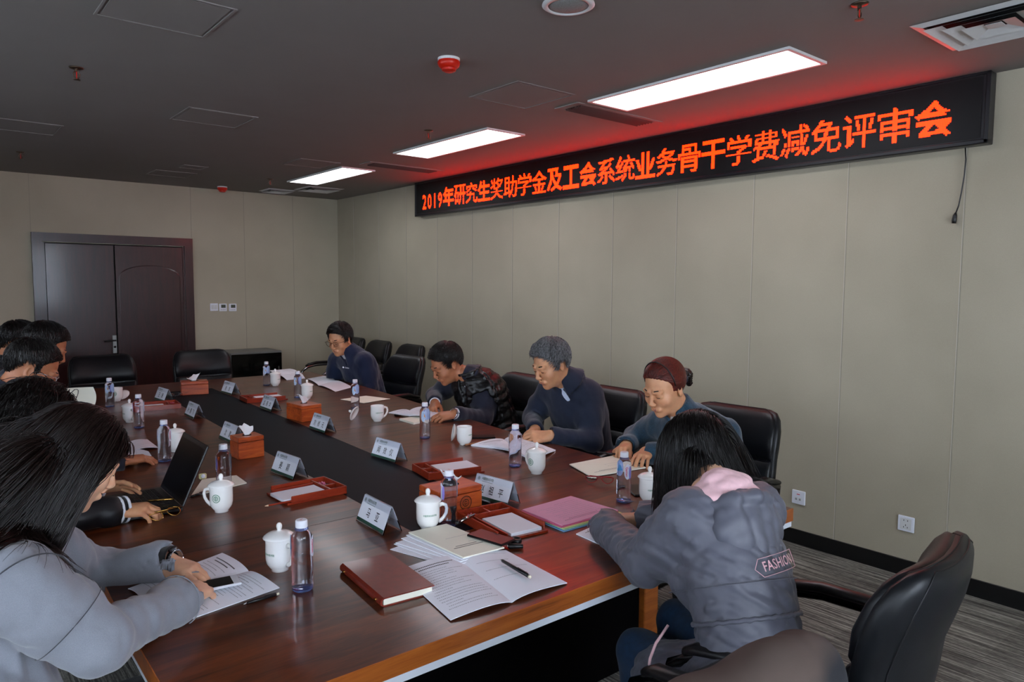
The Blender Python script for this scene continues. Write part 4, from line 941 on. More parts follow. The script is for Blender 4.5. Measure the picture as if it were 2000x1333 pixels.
Rs = np.stack([[1, 0, 0], [0, math.cos(tl), math.sin(tl)], up_], 1)
scr = obox(MB(), sc_c, (Lw, .007, .234), .003, Rs).build('screen_lid', M['black_plastic'], lt); obox(MB(), sc_c + A([0, math.cos(tl), math.sin(tl)]) * .0037, (Lw - .022, .0006, .2), 0, Rs).build('display', M['dark_screen'], scr)
# ================================================================== chairs
def back_rings(secs, n=36, wrap_=.05, p=3.2):
    out = []; secs = [A(s, float) for s in secs]
    for i, s in enumerate(secs):       # s = y, z, half width, half thickness
        a = secs[max(0, i - 1)]; b = secs[min(len(secs) - 1, i + 1)]; t = unit([0, b[0] - a[0], b[1] - a[1]]); nrm = np.cross([1, 0, 0], t)   # points +-y
        if nrm[1] < 0: nrm = -nrm
        ring = []
        for j in range(n):
            q = 2 * PI * j / n; cx = math.copysign(abs(math.cos(q)) ** (2 / p), math.cos(q)); cy = math.copysign(abs(math.sin(q)) ** (2 / p), math.sin(q))
            x = s[2] * cx; o = s[3] * cy + wrap_ * (x / .26) ** 2; ring.append((x, s[0] + nrm[1] * o, s[1] + nrm[2] * o))
        out.append(ring)
    return out
def make_chair(nm, lb, grp, width=.255, chrome=False, top=.985, simple=False):
    t = empty(nm, (0, 0, 0), lb, 'chair', grp); k = width / .255
    lo = [(-.205, .43, .225, .015), (-.21, .445, .235, .035), (-.225, .50, .25, .045), (-.24, .60, .255, .045), (-.255, .69, .256, .045), (-.265, .735, .255, .038), (-.268, .752, .25, .012)]
    hi = [(-.268, .750, .25, .012), (-.27, .765, .255, .04), (-.28, .82, .256, .05), (-.30, .88, .25, .048), (-.318, .93, .235, .04), (-.33, .962, .21, .028), (-.334, .978, .17, .012)]
    lo = [(y, z * top / .985 if z > .5 else z, w_ * k, h) for y, z, w_, h in lo]; hi = [(y, z * top / .985, w_ * k, h) for y, z, w_, h in hi]
    fr_ = lambda L_: [(y + .014, z, w_ * .962, h) for y, z, w_, h in L_]
    MB().loft(back_rings(fr_(lo))).build('backrest', M['leather'], t, smooth=True); MB().loft(back_rings(fr_(hi))).build('headrest', M['leather'], t, smooth=True)
    sh = [(y - .010, z, w_ * 1.01, h) for y, z, w_, h in lo[:-2]] + [(-.274, .755 * top / .985, .258 * k, .044)] + [(y - .010, z + .004, w_ * 1.01, h) for y, z, w_, h in hi[2:]]
    R_ = back_rings(sh); MB().loft(R_).build('back_shell', M['leather'], t, smooth=True)
    for jl, jr in ((22, 32), (14, 4)):
        o_ = -1 if jl == 22 else 1; mid = range(jl, jr + o_ * -1, 1 if jl < jr else -1); path = [R_[i][jl] for i in range(2, len(R_))] + [R_[-1][q] for q in mid][1:-1] + [R_[i][jr] for i in range(len(R_) - 1, 1, -1)]
        MB().tube(path, .0022, 6).build('piping', M['leather_seam'], t, smooth=True)
    sr = []
    for y, w_, z0, z1 in ((-.22, .20, .42, .45), (-.2, .235, .395, .475), (-.1, .25, .385, .485), (.1, .255, .385, .488), (.22, .25, .39, .478), (.26, .235, .40, .462), (.275, .2, .415, .445)):
        ring = []
        for j in range(28):
            q = 2 * PI * j / 28; cx = math.copysign(abs(math.cos(q)) ** .6, math.cos(q)); cy = math.copysign(abs(math.sin(q)) ** .6, math.sin(q)); ring.append((w_ * k * cx, y, (z0 + z1) / 2 + (z1 - z0) / 2 * cy))
        sr.append(ring)
    MB().loft(sr).build('seat', M['leather'], t, smooth=True)
    fm = M['chrome'] if chrome else M['black_metal']
    for s_ in (-1, 1):
        x = s_ * (.285 * k)
        pts = [(x - s_ * .02, -.235, .60), (x, -.20, .645), (x, -.08, .672), (x, .06, .672), (x, .16, .655), (x, .225, .615), (x, .25, .55), (x, .245, .40), (x, .235, .15), (x, .23, .05), (x, .20, .018), (x, .1, .014), (x, -.15, .014), (x, -.24, .014)]
        MB().tube(pts, .0125, 10, flat=(1.0, 1.3)).build('arm_frame', fm, t, smooth=True)
        pp = [(x, -.19, .668), (x, -.08, .698), (x, .06, .698), (x, .15, .682), (x, .185, .664)]; MB().tube(pp, [.017, .022, .023, .022, .015], 12, flat=(1.25, .7)).build('armrest', M['black_plastic'], t, smooth=True)
    MB().tube([(-.285 * k, -.24, .014), (.285 * k, -.24, .014)], .0125, 10).build('rear_floor_bar', fm, t, smooth=True)
    MB().tube([(-.285 * k, .243, .37), (-.2, .2, .37), (.2, .2, .37), (.285 * k, .243, .37)], .0125, 10).box((0, 0, .385), (.36, .36, .012)).build('seat_support', fm, t, smooth=False)
    return t
M['black_metal'] = mat('black gloss metal', '0e0f11', .18, metal=.3, var=0)
def put_chair(proto, x, y, face, lb, grp, used=True):
    t = copy_tree(proto) if used else proto
    t.location = (x, y, 0); t.rotation_euler = (0, 0, math.atan2(face[1], face[0]) - PI / 2); t['label'] = lb; t['group'] = grp; return t
ch = make_chair('conference_chair', '-', 'x'); wch = make_chair('side_chair', '-', 'x', .235, True, .985)
G1 = 'black leather chairs round the table'
def chair_back_at(px, py, X=None, Y=None): return at(px, py, X=X) if X else at(px, py, Y=Y)
first = True
for x, y, f, lb in [(2.93, 2.06, (-1, -.05), 'black leather chair of the red-haired woman, right of her'), (2.93, 2.90, (-1, .0), 'black leather chair behind the grey-haired man, between him and the red-haired woman'),
    (2.93, 3.73, (-1, .0), 'black leather chair of the man in down vest, left of the grey-haired man'), (2.98, 5.32, (-1, -.1), 'black leather chair of the man in navy fleece, just right of him'),
    (1.21, 6.62, (0, -1), 'empty black leather chair at the far table end before the door'), (2.02, 6.62, (.0, -1), 'empty black leather chair at the far table end beside the cabinet'),
    (1.79, .93, (-.10, 1), 'black leather chair of the girl in parka, big at the bottom right corner'), (1.03, .93, (.10, 1), 'black leather chair with a dark coat draped over its back'),
    (.0, 1.87, (1, .02), 'black leather chair under the woman in grey blazer'), (-.02, 2.95, (1, 0), 'black leather chair under the woman at the laptop'), (.02, 3.82, (1, 0), 'black leather chair under the man with glasses at the left'), (.08, 4.75, (1, 0), 'black leather chair under the person behind the man with glasses'), (.05, 5.5, (1, 0), 'black leather chair under the second last person of the left row'), (.02, 6.25, (1, 0), 'black leather chair under the last person of the left row')]:
    put_chair(ch, x, y, f, lb, G1, not first); first = False
G2 = 'side chairs along the right wall'; first = True
for x, y, f, lb in [(3.60, 6.28, (-1, -.0), 'black side chair against the wall, right one of the three'), (3.60, 6.93, (-1, -.0), 'black side chair against the wall, middle of the three'), (3.60, 7.52, (-1, -.0), 'black side chair against the wall, left one, mostly behind the man in navy fleece')]:
    put_chair(wch, x, y, f, lb, G2, not first); first = False
DO = ["R1","R2","R3","R4","L2","L3","W1","GP","CT"]
# ================================================================== people
def skin(nm, c): 
    t = NT(nm); c = lin(c); v = t.coords(); f = t.noise(v, 30, 3)
    t.link(t.ramp(f, [(.3, (c[0] * .9, c[1] * .82, c[2] * .8, 1)), (.7, (min(1, c[0] * 1.06), c[1] * 1.05, c[2] * 1.05, 1))]), t.b.inputs['Base Color'])
    t.b.inputs['Roughness'].default_value = .5; t.b.inputs['Subsurface Weight'].default_value = .15; t.b.inputs['Subsurface Scale'].default_value = .008; t.b.inputs['Subsurface Radius'].default_value = (1, .35, .2)
    t.bump(t.noise(v, 500, 2), .08, .0005); return t.m
M['skin_a'] = skin('skin', 'd49c74'); M['skin_b'] = skin('tanned skin', 'b87a56'); M['skin_c'] = skin('pale skin', 'e3b493')
def hairmat(nm, c, c2=None, rough=.38):
    t = NT(nm); v = t.coords((1, 1, .35)); f = t.noise(v, 160, 3, .7)
    t.link(t.ramp(f, [(.35, lin(c)), (.7, lin(c2 or c))]), t.b.inputs['Base Color']); t.b.inputs['Roughness'].default_value = rough; t.b.inputs['Specular IOR Level'].default_value = .45; return t.m
M['hair_black'] = hairmat('black hair', '0b0908', '16100e', .36); M['hair_brown'] = hairmat('dark brown hair', '120b09', '241612', .34)
M['hair_grey'] = hairmat('grey hair', '2c2c2e', '8d8e90', .5); M['hair_red'] = hairmat('auburn hair', '38100c', '722618', .4)
M['lip'] = mat('lips', 'a8605a', .4, var=.05); M['lip_red'] = mat('red lips', '9c2038', .35, var=.05); M['brow'] = mat('eyebrow hair', '1c1614', .8, var=.2); M['lash'] = mat('eyelashes', '141010', .7, var=0)
def cloth(nm, c, rough=.85, b=.3, bs=500, sheen=.2, var=.08, coat=0): return mat(nm, c, rough, var=var, vs=170 if 'boucl' in nm else 900 if 'wool' in nm or 'fleece' in nm else 60, bump=b, bs=bs, bd=.0006, sheen=sheen, coat=coat)
M['blazer'] = cloth('grey wool', '83868f', .95, .5, 700, .3, .14); M['blazer_seam'] = cloth('dark grey wool thread', '3a3c42'); M['parka'] = cloth('grey parka nylon', '585964', .5, .15, 400, .1, .04); M['pink_lining'] = cloth('pink lining', 'e2b6bb', .8, .3, 500, .2)
M['navy'] = cloth('navy cotton', '101c33', .8, .3); M['fleece'] = cloth('navy fleece', '0e1c3a', .95, .8, 260, .3, .2); M['suit'] = cloth('dark navy suit', '13182b', .85); M['down'] = mat('black down nylon', '101113', .32, var=.1, bump=.5, bs=60, bd=.004)
M['teal'] = cloth('teal bouclé wool', '1d3a4c', .95, 1.0, 180, .3, .45); M['leather_jacket'] = mat('black leather sleeve', '17191d', .42, var=.1, bump=.3, bs=300); M['black_knit'] = cloth('black knit', '0c0c0e', .9, .5, 400)
M['shirt'] = cloth('pale blue shirt', 'bfcbe0', .8); M['white_shirt'] = cloth('white shirt', 'dfe2ea', .8); M['jeans'] = cloth('blue jeans', '14304e', .9, .6, 500, .1, .2); M['trousers'] = cloth('black trousers', '0d0d10', .9); M['shoe'] = mat('black shoe leather', '0c0c0d', .4)
M['floral'] = cloth('pale floral blouse', 'c9c6c4', .8, .2, 300, .1, .25)

def head_sdf(c, R, s=1., fem=False):
    S = SDF(); T_ = lambda *p: A(c) + R @ (A(p) * s)
    def e(p, r, k=.02, op='+', Rl_=None): S.ell(T_(*p), A(r) * s, R if Rl_ is None else R @ Rl_, k * s, op)
    def cp(a, b, ra, rb, k=.01, op='+'): S.cap(T_(*a), T_(*b), ra * s, rb * s, k * s, op)
    e((0, -.012, .035), (.073, .094, .088)); e((0, .022, -.02), (.062, .062, .082), .03); j = .045 if fem else .051
    e((0, .03, -.072), (j, .046, .040), .03); e((0, .066, -.098), (.017 if fem else .021, .015, .015), .02)
    for q in (-1, 1):
        e((q * .038, .055, -.028), (.026, .026, .026), .02); e((q * .031, .097, .004), (.016, .015, .010), .020, '-'); e((q * .031, .0755, .002), (.0165, .0125, .0120), .009)
        cp((q * .015, .088, .021), (q * .045, .076, .022), .008 if fem else .010, .007, .014)
        e((q * .075, -.008, -.006), (.009, .019, .030), .004, '+', Rz(q * -.35)); e((q * .083, -.002, -.002), (.006, .011, .019), .004, '-', Rz(q * -.35))
        e((q * .0105, .0965, -.034), (.0075, .009, .007), .006)
    cp((0, .086, .012), (0, .104, -.026), .006, .0095, .010); e((0, .105, -.030), (.010, .009, .008), .006)
    cp((-.016, .083, -.064), (.016, .083, -.064), .009, .009, .012); cp((0, .100, -.041), (0, .096, -.052), .004, .004, .008, '+')
    return S, T_
def hand_sdf(w, d, n, side, curl=(.35, .5, .35), thumb=(.5, .3), spread=.10, s=1., curls=None, arm=None):
    """side +1 right, -1 left. w wrist, d finger direction, n back-of-hand direction"""
    d = unit(d); n = unit(A(n) - d * (A(n) @ d)); x = -side * np.cross(d, n); R = np.stack([x, d, n], 1); S = SDF(); T_ = lambda p: A(w) + R @ (A(p) * s)
    kn = [((.026, .086, 0), (.040, .024, .020)), ((.007, .090, .003), (.044, .027, .021)), ((-.012, .086, .001), (.040, .025, .021)), ((-.029, .077, -.004), (.032, .019, .018))]
    for i, (k, L) in enumerate(kn):
        S.cap(T_((k[0] * .45, .0, -.002)), T_(k), .016 * s, .0115 * s, .012 * s); c3 = curls[i] if curls is not None else curl; a = 0; p = A(k, float); sp = spread * (1.4 - i) * .6; r0 = .0092 if i < 3 else .008
        for j in range(3):
            a += c3[j] + (.06 * i if j == 0 and curls is None else 0); q = p + L[j] * A([math.sin(sp) * math.cos(a), math.cos(sp) * math.cos(a), -math.sin(a)]); S.cap(T_(p), T_(q), (r0 - .0008 * j) * s, (r0 - .0008 * (j + 1)) * s, .003 * s); p = q
    S.ell(T_((.0, .045, -.004)), A((.034, .045, .012)) * s, R, .012 * s); S.ell(T_((.02, .03, -.012)), A((.014, .028, .011)) * s, R, .012 * s)
    p = A((.016, .015, -.008)); a = thumb[0]; b = thumb[1]
    for j, (L, r0, r1) in enumerate(((.044, .014, .0115), (.031, .0105, .0095), (.025, .0095, .0075))):
        q = p + L * A([math.sin(a) * math.cos(b), math.cos(a) * math.cos(b), -math.sin(b)]); S.cap(T_(p), T_(q), r0 * s, r1 * s, .007 * s); p = q; a -= .22; b += .06
    S.cap(A(w) - R[:, 1] * .0, A(w) - (R[:, 1] if arm is None else unit(arm)) * .085, .026 * s, .030 * s, .015)
    return S, T_, R

def hl_z(y): return np.where(y > .38, -.02 + .60 * (np.clip(y - .38, 0, 1) / .62) ** .6, np.where(y > .16, -.32, np.where(y > -.22, -.0, -.05 - 1.6 * (-.22 - y))))
def hairline(u): return u[..., 2] > hl_z(u[..., 1])
def scalp(rs, n, cond=hairline):
    u = rs.normal(size=(n * 4, 3)); u /= np.linalg.norm(u, axis=1)[:, None]; return u[cond(u)][:n]
def grow(rs, c, R, s, n, L, steps, comb, grav, r=(.0012, .0004), body=None, infl=.008, cond=hairline, clump=.15, noise=.25, clear=.006, stick=0., gdir=(0, 0, -1), fclear=None):
    u = scalp(rs, n, cond); n = len(u); rr = A([.073, .094, .088]) + infl; cc = A([0, -.012, .035])
    P = u * (rr - .004) + cc; D = comb(u); D /= np.linalg.norm(D, axis=1)[:, None] + 1e-9
    gl = gdir(u) @ R if callable(gdir) else R.T @ A(gdir, float); out = [P.copy()]; cl = np.floor(u * 7).sum(1); ang = (cl * 12.9898) % 6.28; Ls = L(u) * (.85 + .3 * rs.rand(n)) if callable(L) else L * (.8 + .35 * rs.rand(n)); ds = Ls / steps
    face_r = A([.064, .068, .085]) + infl * .8; fc = A([0, .026, -.024])
    wob = rs.normal(size=(n, 3)) * .5 + np.stack([np.sin(ang), np.cos(ang), np.sin(2 * ang)], 1) * .6
    for k in range(steps):
        D = D + gl * grav * (1 if k else .3) + wob * clump * math.sin(k * .8 + 1) * .3 + rs.normal(size=(n, 3)) * noise * .12; D /= np.linalg.norm(D, axis=1)[:, None]
        Q = P + D * (ds[:, None] / s)
        for c0, r0 in ((cc, rr), (fc, face_r)):
            q = (Q - c0) / r0; l = np.linalg.norm(q, axis=1); m = l < 1
            if m.any(): Q[m] = c0 + q[m] / l[m][:, None] * r0
        if fclear is not None:
            m = (Q[:, 2] < .05) & (Q[:, 2] > -.17); ym = fclear + .5 * np.maximum(Q[:, 2] + .03, 0); Q[m, 1] = np.minimum(Q[m, 1], ym[m] + .004 * np.sin(ang[m] * 3))
        if stick:
            q = (Q - cc) / rr; l = np.linalg.norm(q, axis=1); m = l > 1; Q[m] = cc + q[m] / l[m][:, None] * (1 + (l[m] - 1) * (1 - stick))[:, None] * rr
        if body is not None and k > 2:
            W_ = (R @ (Q * s).T).T + c
            for _ in range(2):
                d = body.at(W_); m = d < clear
                if m.any(): W_[m] += body.grad(W_[m]) * (clear + .002 * rs.rand(m.sum()) - d[m])[:, None]
            Q = ((W_ - c) @ R) / s
        D = Q - P; D /= np.linalg.norm(D, axis=1)[:, None] + 1e-9; P = Q; out.append(P.copy())
    O = np.stack(out, 1) * s; W_ = O @ R.T + c
    return ribbons(W_, r[0], r[1])
def ribbons(W_, r0, r1, sides=3):
    n, m, _ = W_.shape; T_ = np.gradient(W_, axis=1); T_ /= np.linalg.norm(T_, axis=2)[..., None] + 1e-9
    a = np.cross(T_, A([.3, .5, .81])); a /= np.linalg.norm(a, axis=2)[..., None] + 1e-9; b = np.cross(T_, a); t = np.linspace(0, 1, m); rr = (r0 * (1 - t) ** .5 + r1)[None, :, None]
    V = np.stack([W_ + rr * (a * math.cos(2 * PI * j / sides) + b * math.sin(2 * PI * j / sides)) for j in range(sides)], 2).reshape(-1, 3)
    i = np.arange(n)[:, None, None] * m * sides; k = np.arange(m - 1)[None, :, None] * sides; j = np.arange(sides)[None, None, :]
    a0 = i + k + j; a1 = i + k + (j + 1) % sides; F = np.stack([a0, a1, a1 + sides, a0 + sides], -1).reshape(-1, 4); return V, F
def hair_cap(c, R, s, infl=.010, vox=.004, extra=None, plane=None):
    S = SDF(); T_ = lambda *p: A(c) + R @ (A(p) * s); rr = A([.073, .094, .088]) + infl; S.ell(T_(0, -.012, .035), rr * s, R, .0)
    if extra: extra(S, T_)
    def cut(P):
        q = ((P - c) @ R) / s; u = (q - A([0, -.012, .035])) / rr
        h = hl_z(u[:, 1]) if plane is None else plane[0] + plane[1] * u[:, 1]
        return (h + .03 * np.sin(40 * u[:, 0]) * (u[:, 1] > .3) - u[:, 2]) * .085 * s
    return S.mesh(vox, fn=lambda P: .0016 * np.sin(((P - c) @ R)[:, 0] * 190 / s + 3 * np.sin(((P - c) @ R)[:, 2] * 60)) , cut=cut)
def world_mesh(nm, parts, m_, parent, loc, sm=1, lam=.5, **kw):
    V, F = joinm(parts)
    if sm: V = smooth_mesh(V, F, sm, lam)
    return put(nm, mesh_np(nm, V - loc, F, m_), parent, **kw)

def person(lb, hc, fd, nb, sL, sR, eL, eR, wL, wR, pv, hands=(None, None), skn='skin_a', jacket='navy', trousers='trousers', s=1., fem=False, inner='shirt', vgap=.03, vlen=.16, infl=.012, hair=None, lips='lip', glasses=None, bulk=1., collar=.03, knees=None, up=(0, 0, 1), hunch=.03, cuff=None, sleeve=(.070, .056, .043), vox=.007, hv=.0028, mods=None, jn='jacket', foldamp=.004, foldf=24, lapel=False, jmat=None, headvox=.003, legs=True, feet=True, collar_r=.062, tall=0):
    hc, nb, sL, sR, eL, eR, wL, wR, pv = [A(p, float) for p in (hc, nb, sL, sR, eL, eR, wL, wR, pv)]; R = frame(fd, up); loc = A([pv[0], pv[1], 0])
    la = unit(sR - sL); u = unit(nb - pv); f = unit(np.cross(u, la)); la = np.cross(f, u); B = np.stack([la, f, u], 1); sp = lambda t, o=0, q=0: pv + (nb - pv) * t - f * (hunch * 4 * t * (1 - t)) + f * o + la * q
    def torso(S, a, bm=1.):
        S.ell(pv + u * .05, (.165 * bm + a, .13 * bm + a, .13 + a), B, .05); S.ell(sp(.38), (.145 * bm + a, .110 * bm + a, .17 + a), B, .06); S.ell(sp(.70), (.160 * bm + a, .118 * bm + a, .17 + a), B, .06)
        S.chain([sL, nb - u * .055 - f * .01, sR], [.062 + a, .070 + a, .062 + a], .05)
        if fem: 
            for q in (-1, 1): S.ell(sp(.68, .095, q * .065), (.055 + a, .05 + a, .055 + a), B, .05)
    H, T_ = head_sdf(hc, R, s, fem); H.cap(hc + R @ A([0, -.025, -.05]) * s, nb - u * .02, .052 * s, .060 * s, .03)
    body = SDF(); torso(body, -.012, bulk * .95)
    for sh, el, wr in ((sL, eL, wL), (sR, eR, wR)): body.chain([sh, el, wr - unit(wr - el) * .05], [.045, .038, .028], .03)
    body.cap(nb - u * .06, nb + (hc - nb) * .3, .06, .055, .03)
    parts = [(smooth_mesh(*q, 1), q[1]) for q in (H.mesh(headvox), body.mesh(.011))]
    hinfo = []
    for k, (wr, el, hd) in enumerate(((wL, eL, hands[0]), (wR, eR, hands[1]))):
        if hd is None: continue
        hd = dict(hd); d_ = hd.pop('d'); n_ = hd.pop('n'); S_, ht, hR = hand_sdf(wr, d_, n_, 1 if k else -1, arm=wr - el, s=hd.pop('s', s), **hd); q = S_.mesh(hv); parts.append((smooth_mesh(*q, 1), q[1])); hinfo.append((ht, hR))
    V, F = joinm(parts); o = put('person', mesh_np('person', V - loc, F, M[skn])); o.location = tuple(loc); tag(o, lb, 'person')
    # ---- garments
    J = SDF(); torso(J, infl, bulk)
    for sh, el, wr in ((sL, eL, wL), (sR, eR, wR)):
        dd = unit(wr - el); J.chain([sh, (sh + el) / 2, el], [sleeve[0], (sleeve[0] + sleeve[1]) / 2 + .003, sleeve[1]], .04); J.chain([el, wr - dd * .03, wr + dd * .05], [sleeve[1], sleeve[2], sleeve[2]], .03)
    if tall: J.ell(pv - u * .02, (.185 * bulk, .16 * bulk, .14), B, .06)
    collision = J
    Jm = SDF(); Jm.p = list(J.p)
    for sh, el, wr in ((sL, eL, wL), (sR, eR, wR)):
        dd = unit(wr - el); Rb = frame(dd, (0.1, .2, 1)); hs = sleeve[2] + .004; Jm.box(wr + dd * .055, (hs, .05, hs), Rb, .001, .003, '-'); Jm.cap(wr - dd * .04, wr + dd * .1, sleeve[2] - .008, None, .003, '-')
    na = unit(hc + R @ A([0, -.02, -.06]) * s - nb)
    if vgap:
        Jm.cap(nb - u * .02, nb + na * .16, collar_r - .006, None, .008, '-')
        fp = sp(.98, .09); f2 = unit(f - na * (f @ na)); vt = nb + na * .05 + f2 * .075; vp_ = sp(1 - vlen / .45, .15 + (.03 if fem else 0)); Jm.chain([vt, (vt + vp_) / 2 + f * .035, vp_ + f * .01], [vgap * 1.2, vgap * .8, .004], .004, '-')
    else: Jm.cap(nb + na * .0, nb + na * .16, collar_r - .004, None, .008, '-')
    if collar: 
        n0 = len(Jm.p); Jm.tube(nb - na * .035, nb + na * (collar + .025), collar_r + .026, collar_r + .004, .0060, .012)
        ff = unit(f - na * (f @ na))
        if lapel: Jm.tube(nb - na * .015, nb + na * (collar + .008), collar_r + .040, collar_r + .012, .0045, .004)
        if vgap: Jm.cap(nb + na * (collar + .035) + ff * .085, nb - na * .03 + ff * .11, .042, .012, .004, '-')
    if mods: mods(Jm, dict(pv=pv, nb=nb, u=u, f=f, la=la, B=B, sp=sp, hc=hc, R=R, T=T_, na=na, sL=sL, sR=sR, eL=eL, eR=eR, wL=wL, wR=wR))
    seed = int(abs(hc[0] * 100)) % 97
    jo = world_mesh(jn, [Jm.mesh(vox, fn=lambda P: folds(P, foldamp, foldf, seed, (1, 1, .8)) + folds(P, foldamp * .35, foldf * 2.3, seed + 3))], M[jacket], o, loc, 2)
    if inner:
        Sh = SDF(); torso(Sh, infl - .008, bulk); ff = unit(f - na * (f @ na)); Sh.tube(nb - na * .02, nb + na * (collar + .022), collar_r + .008, collar_r - .006, .003, .01); Sh.cap(nb + na * (collar + .03) + ff * .08, nb - na * .01 + ff * .09, .016, .004, .003, '-')
        for sh, el, wr in ((sL, eL, wL), (sR, eR, wR)): pass
        Sh.ell(pv, (.3, .3, .16), None, .01, '-'); world_mesh('shirt', [Sh.mesh(.008)], M[inner], o, loc, 1)
    if cuff:
        for k, (el, wr) in enumerate(((eL, wL), (eR, wR))):
            dd = unit(wr - el); C_ = SDF(); C_.tube(wr - dd * .04, wr + dd * cuff[1], sleeve[2] - .006, sleeve[2] - .009, .0028, .002); world_mesh('shirt_cuff', [C_.mesh(.0025)], M[cuff[0]], o, loc, 1)
    if legs:
        kn = knees or (pv + f * .0 + A([0, 0, 0]), ); fh = unit([f[0], f[1], 0]) if abs(f[2]) < .8 else unit([fd[0], fd[1], 0]); lh = unit([la[0], la[1], 0])
        fh = unit(np.cross([0, 0, 1], lh)); K = knees or [pv + fh * .40 - lh * .1, pv + fh * .40 + lh * .1]; K = [A([k_[0], k_[1], .50]) for k_ in K]
        Tm = SDF(); Tm.ell((pv[0], pv[1], .56), (.16 * bulk, .15 * bulk, .085), frame(fh), .04)
        for q, k_ in zip((-1, 1), K):
            hp = A([pv[0], pv[1], .545]) + lh * q * .085; an = A([k_[0], k_[1], .10]) - fh * .03; Tm.cap(hp, k_ + A([0, 0, .03]), .078, .06, .04); Tm.cap(k_ + A([0, 0, .02]), an, .06, .042, .03)
            if feet:
                Fo = SDF(); Fo.cap(an + A([0, 0, -.03]), an + A([0, 0, -.062]) - fh * .02, .036, .033, .02); Fo.cap(an + A([0, 0, -.065]), an + A([0, 0, -.068]) + fh * .15, .034, .030, .02); Fo.ell(an + A([0, 0, -.11]) + fh * .05, (.3, .3, .012), None, .001, '-'); world_mesh('shoe', [Fo.mesh(.006)], M['shoe'], o, loc, 1)
        world_mesh('trousers', [Tm.mesh(.01, fn=lambda P: folds(P, .004, 20, 7))], M[trousers], o, loc, 1)
    # ---- face details
    if lips:
        L_ = SDF(); a, b = T_(-.0, .0925, -.0605), T_(0, .092, -.0665)
        for q in (-1, 1): L_.cap(T_(q * .005, .0885, -.0608), T_(q * .018, .083, -.0628), .0042 * s, .002 * s, .002); L_.cap(T_(0, .0885, -.0668), T_(q * .014, .084, -.0655), .0048 * s, .0026 * s, .002)
        world_mesh('lips', [L_.mesh(.0016)], M[lips], o, loc, 1)
        for q in (-1, 1):
            g = MB(); g.tube([T_(q * x, y, z) - loc for x, y, z in ((.012, .0925, .023), (.022, .0905, .0275), (.035, .084, .0285), (.047, .073, .023))], A([.0026, .0034, .003, .0015]) * s * (.8 if fem else 1.1), 8); g.build('eyebrow', M['brow'], o, smooth=True)
            g = MB(); g.tube([T_(q * x, y, z) - loc for x, y, z in ((.018, .0835, -.002), (.026, .0885, -.0045), (.035, .0875, -.0045), (.044, .0785, -.001))], A([.0008, .0014, .0016, .0008]) * s, 6); g.build('eyelashes', M['lash'], o, smooth=True)
            g = MB(); g.tube([T_(q * .0055, .1035, -.0385) - loc, T_(q * .0065, .099, -.0375) - loc], .0026 * s, 6); g.build('nostril', M['lash'], o, smooth=True)
    if hair: hair(o, hc, R, s, collision, loc, T_)
    if glasses:
        f_, l_ = glasses_part(None, R * s, hc + R @ A([0, .103, .004]) * s, M[glasses], loc0=loc); g_ = f_.build('eyeglasses', M[glasses], o, smooth=True); l_.build('lens', M['lens'], g_)
    return o, collision, hinfo, T_, R

def on_surf(J, c, dirs, off, r0=.26):
    out = []
    for d in dirs:
        t = r0
        for _ in range(40): t -= max(-.02, float(J.at((A(c) + d * t)[None])[0]) - off) * .9
        out.append(A(c) + d * t)
    return out
def seam_ring(o, loc, J, c, ax, off=.0012, r0=.12, rr=.0014, m_='black_knit', nm='seam', n=48, maxr=None):
    ax = unit(ax); e1 = unit(np.cross(ax, [.3, .2, .9])); e2 = np.cross(ax, e1); P = on_surf(J, c, [e1 * math.cos(a) + e2 * math.sin(a) for a in np.linspace(0, 2 * PI, n + 1)[:-1]], off, r0)
    cl_ = True
    if maxr:
        ok = [np.linalg.norm(p - c) < maxr for p in P]
        if not all(ok): k0 = max(i for i in range(n) if not ok[i] and ok[(i + 1) % n]); P = [P[(k0 + 1 + i) % n] for i in range(n)]; ok = [ok[(k0 + 1 + i) % n] for i in range(n)]; P = P[:ok.index(False)]; cl_ = False
    g = MB(); g.tube([p - loc for p in P], rr, 5, closed=cl_); g.build(nm, M[m_], o, smooth=True)
# ---- hair styles
def hair_short(m_, n=2600, L=.055, seed=1, fringe=.05, side=1, infl=.012, r=(.0014, .0004), grav=.06, noise=.28, stick=.55):
    def fn(o, c, R, s, body, loc, T_):
        rs = np.random.RandomState(seed)
        def comb(u):      # away from the crown whorl, forward over the brow
            w = A([.1 * side, -.55, .83]); t = u - w; t = t - u * (t * u).sum(1)[:, None]; t /= np.linalg.norm(t, axis=1)[:, None] + 1e-6
            fr = np.clip((u[:, 1] - .15) / .3, 0, 1)[:, None]; t = t * (1 - .75 * fr) + fr * A([side * .9, -.1, .35]); return t + u * .25
        Lf = lambda u: L * (.45 + .65 * np.clip(u[:, 2], 0, 1)) + (fringe * .25 - .015) * (u[:, 1] > .35)
        parts = [hair_cap(c, R, s, infl - .003), grow(rs, c, R, s, n, Lf, 8, comb, grav, r, None, infl, noise=noise, clump=.15, stick=stick), grow(rs, c, R, s, n // 3, Lf, 8, comb, grav, r, None, infl + .004, noise=noise * 1.2, clump=.25, stick=stick * .8)]
        world_mesh('hair', parts, M[m_], o, loc, 0)
    return fn
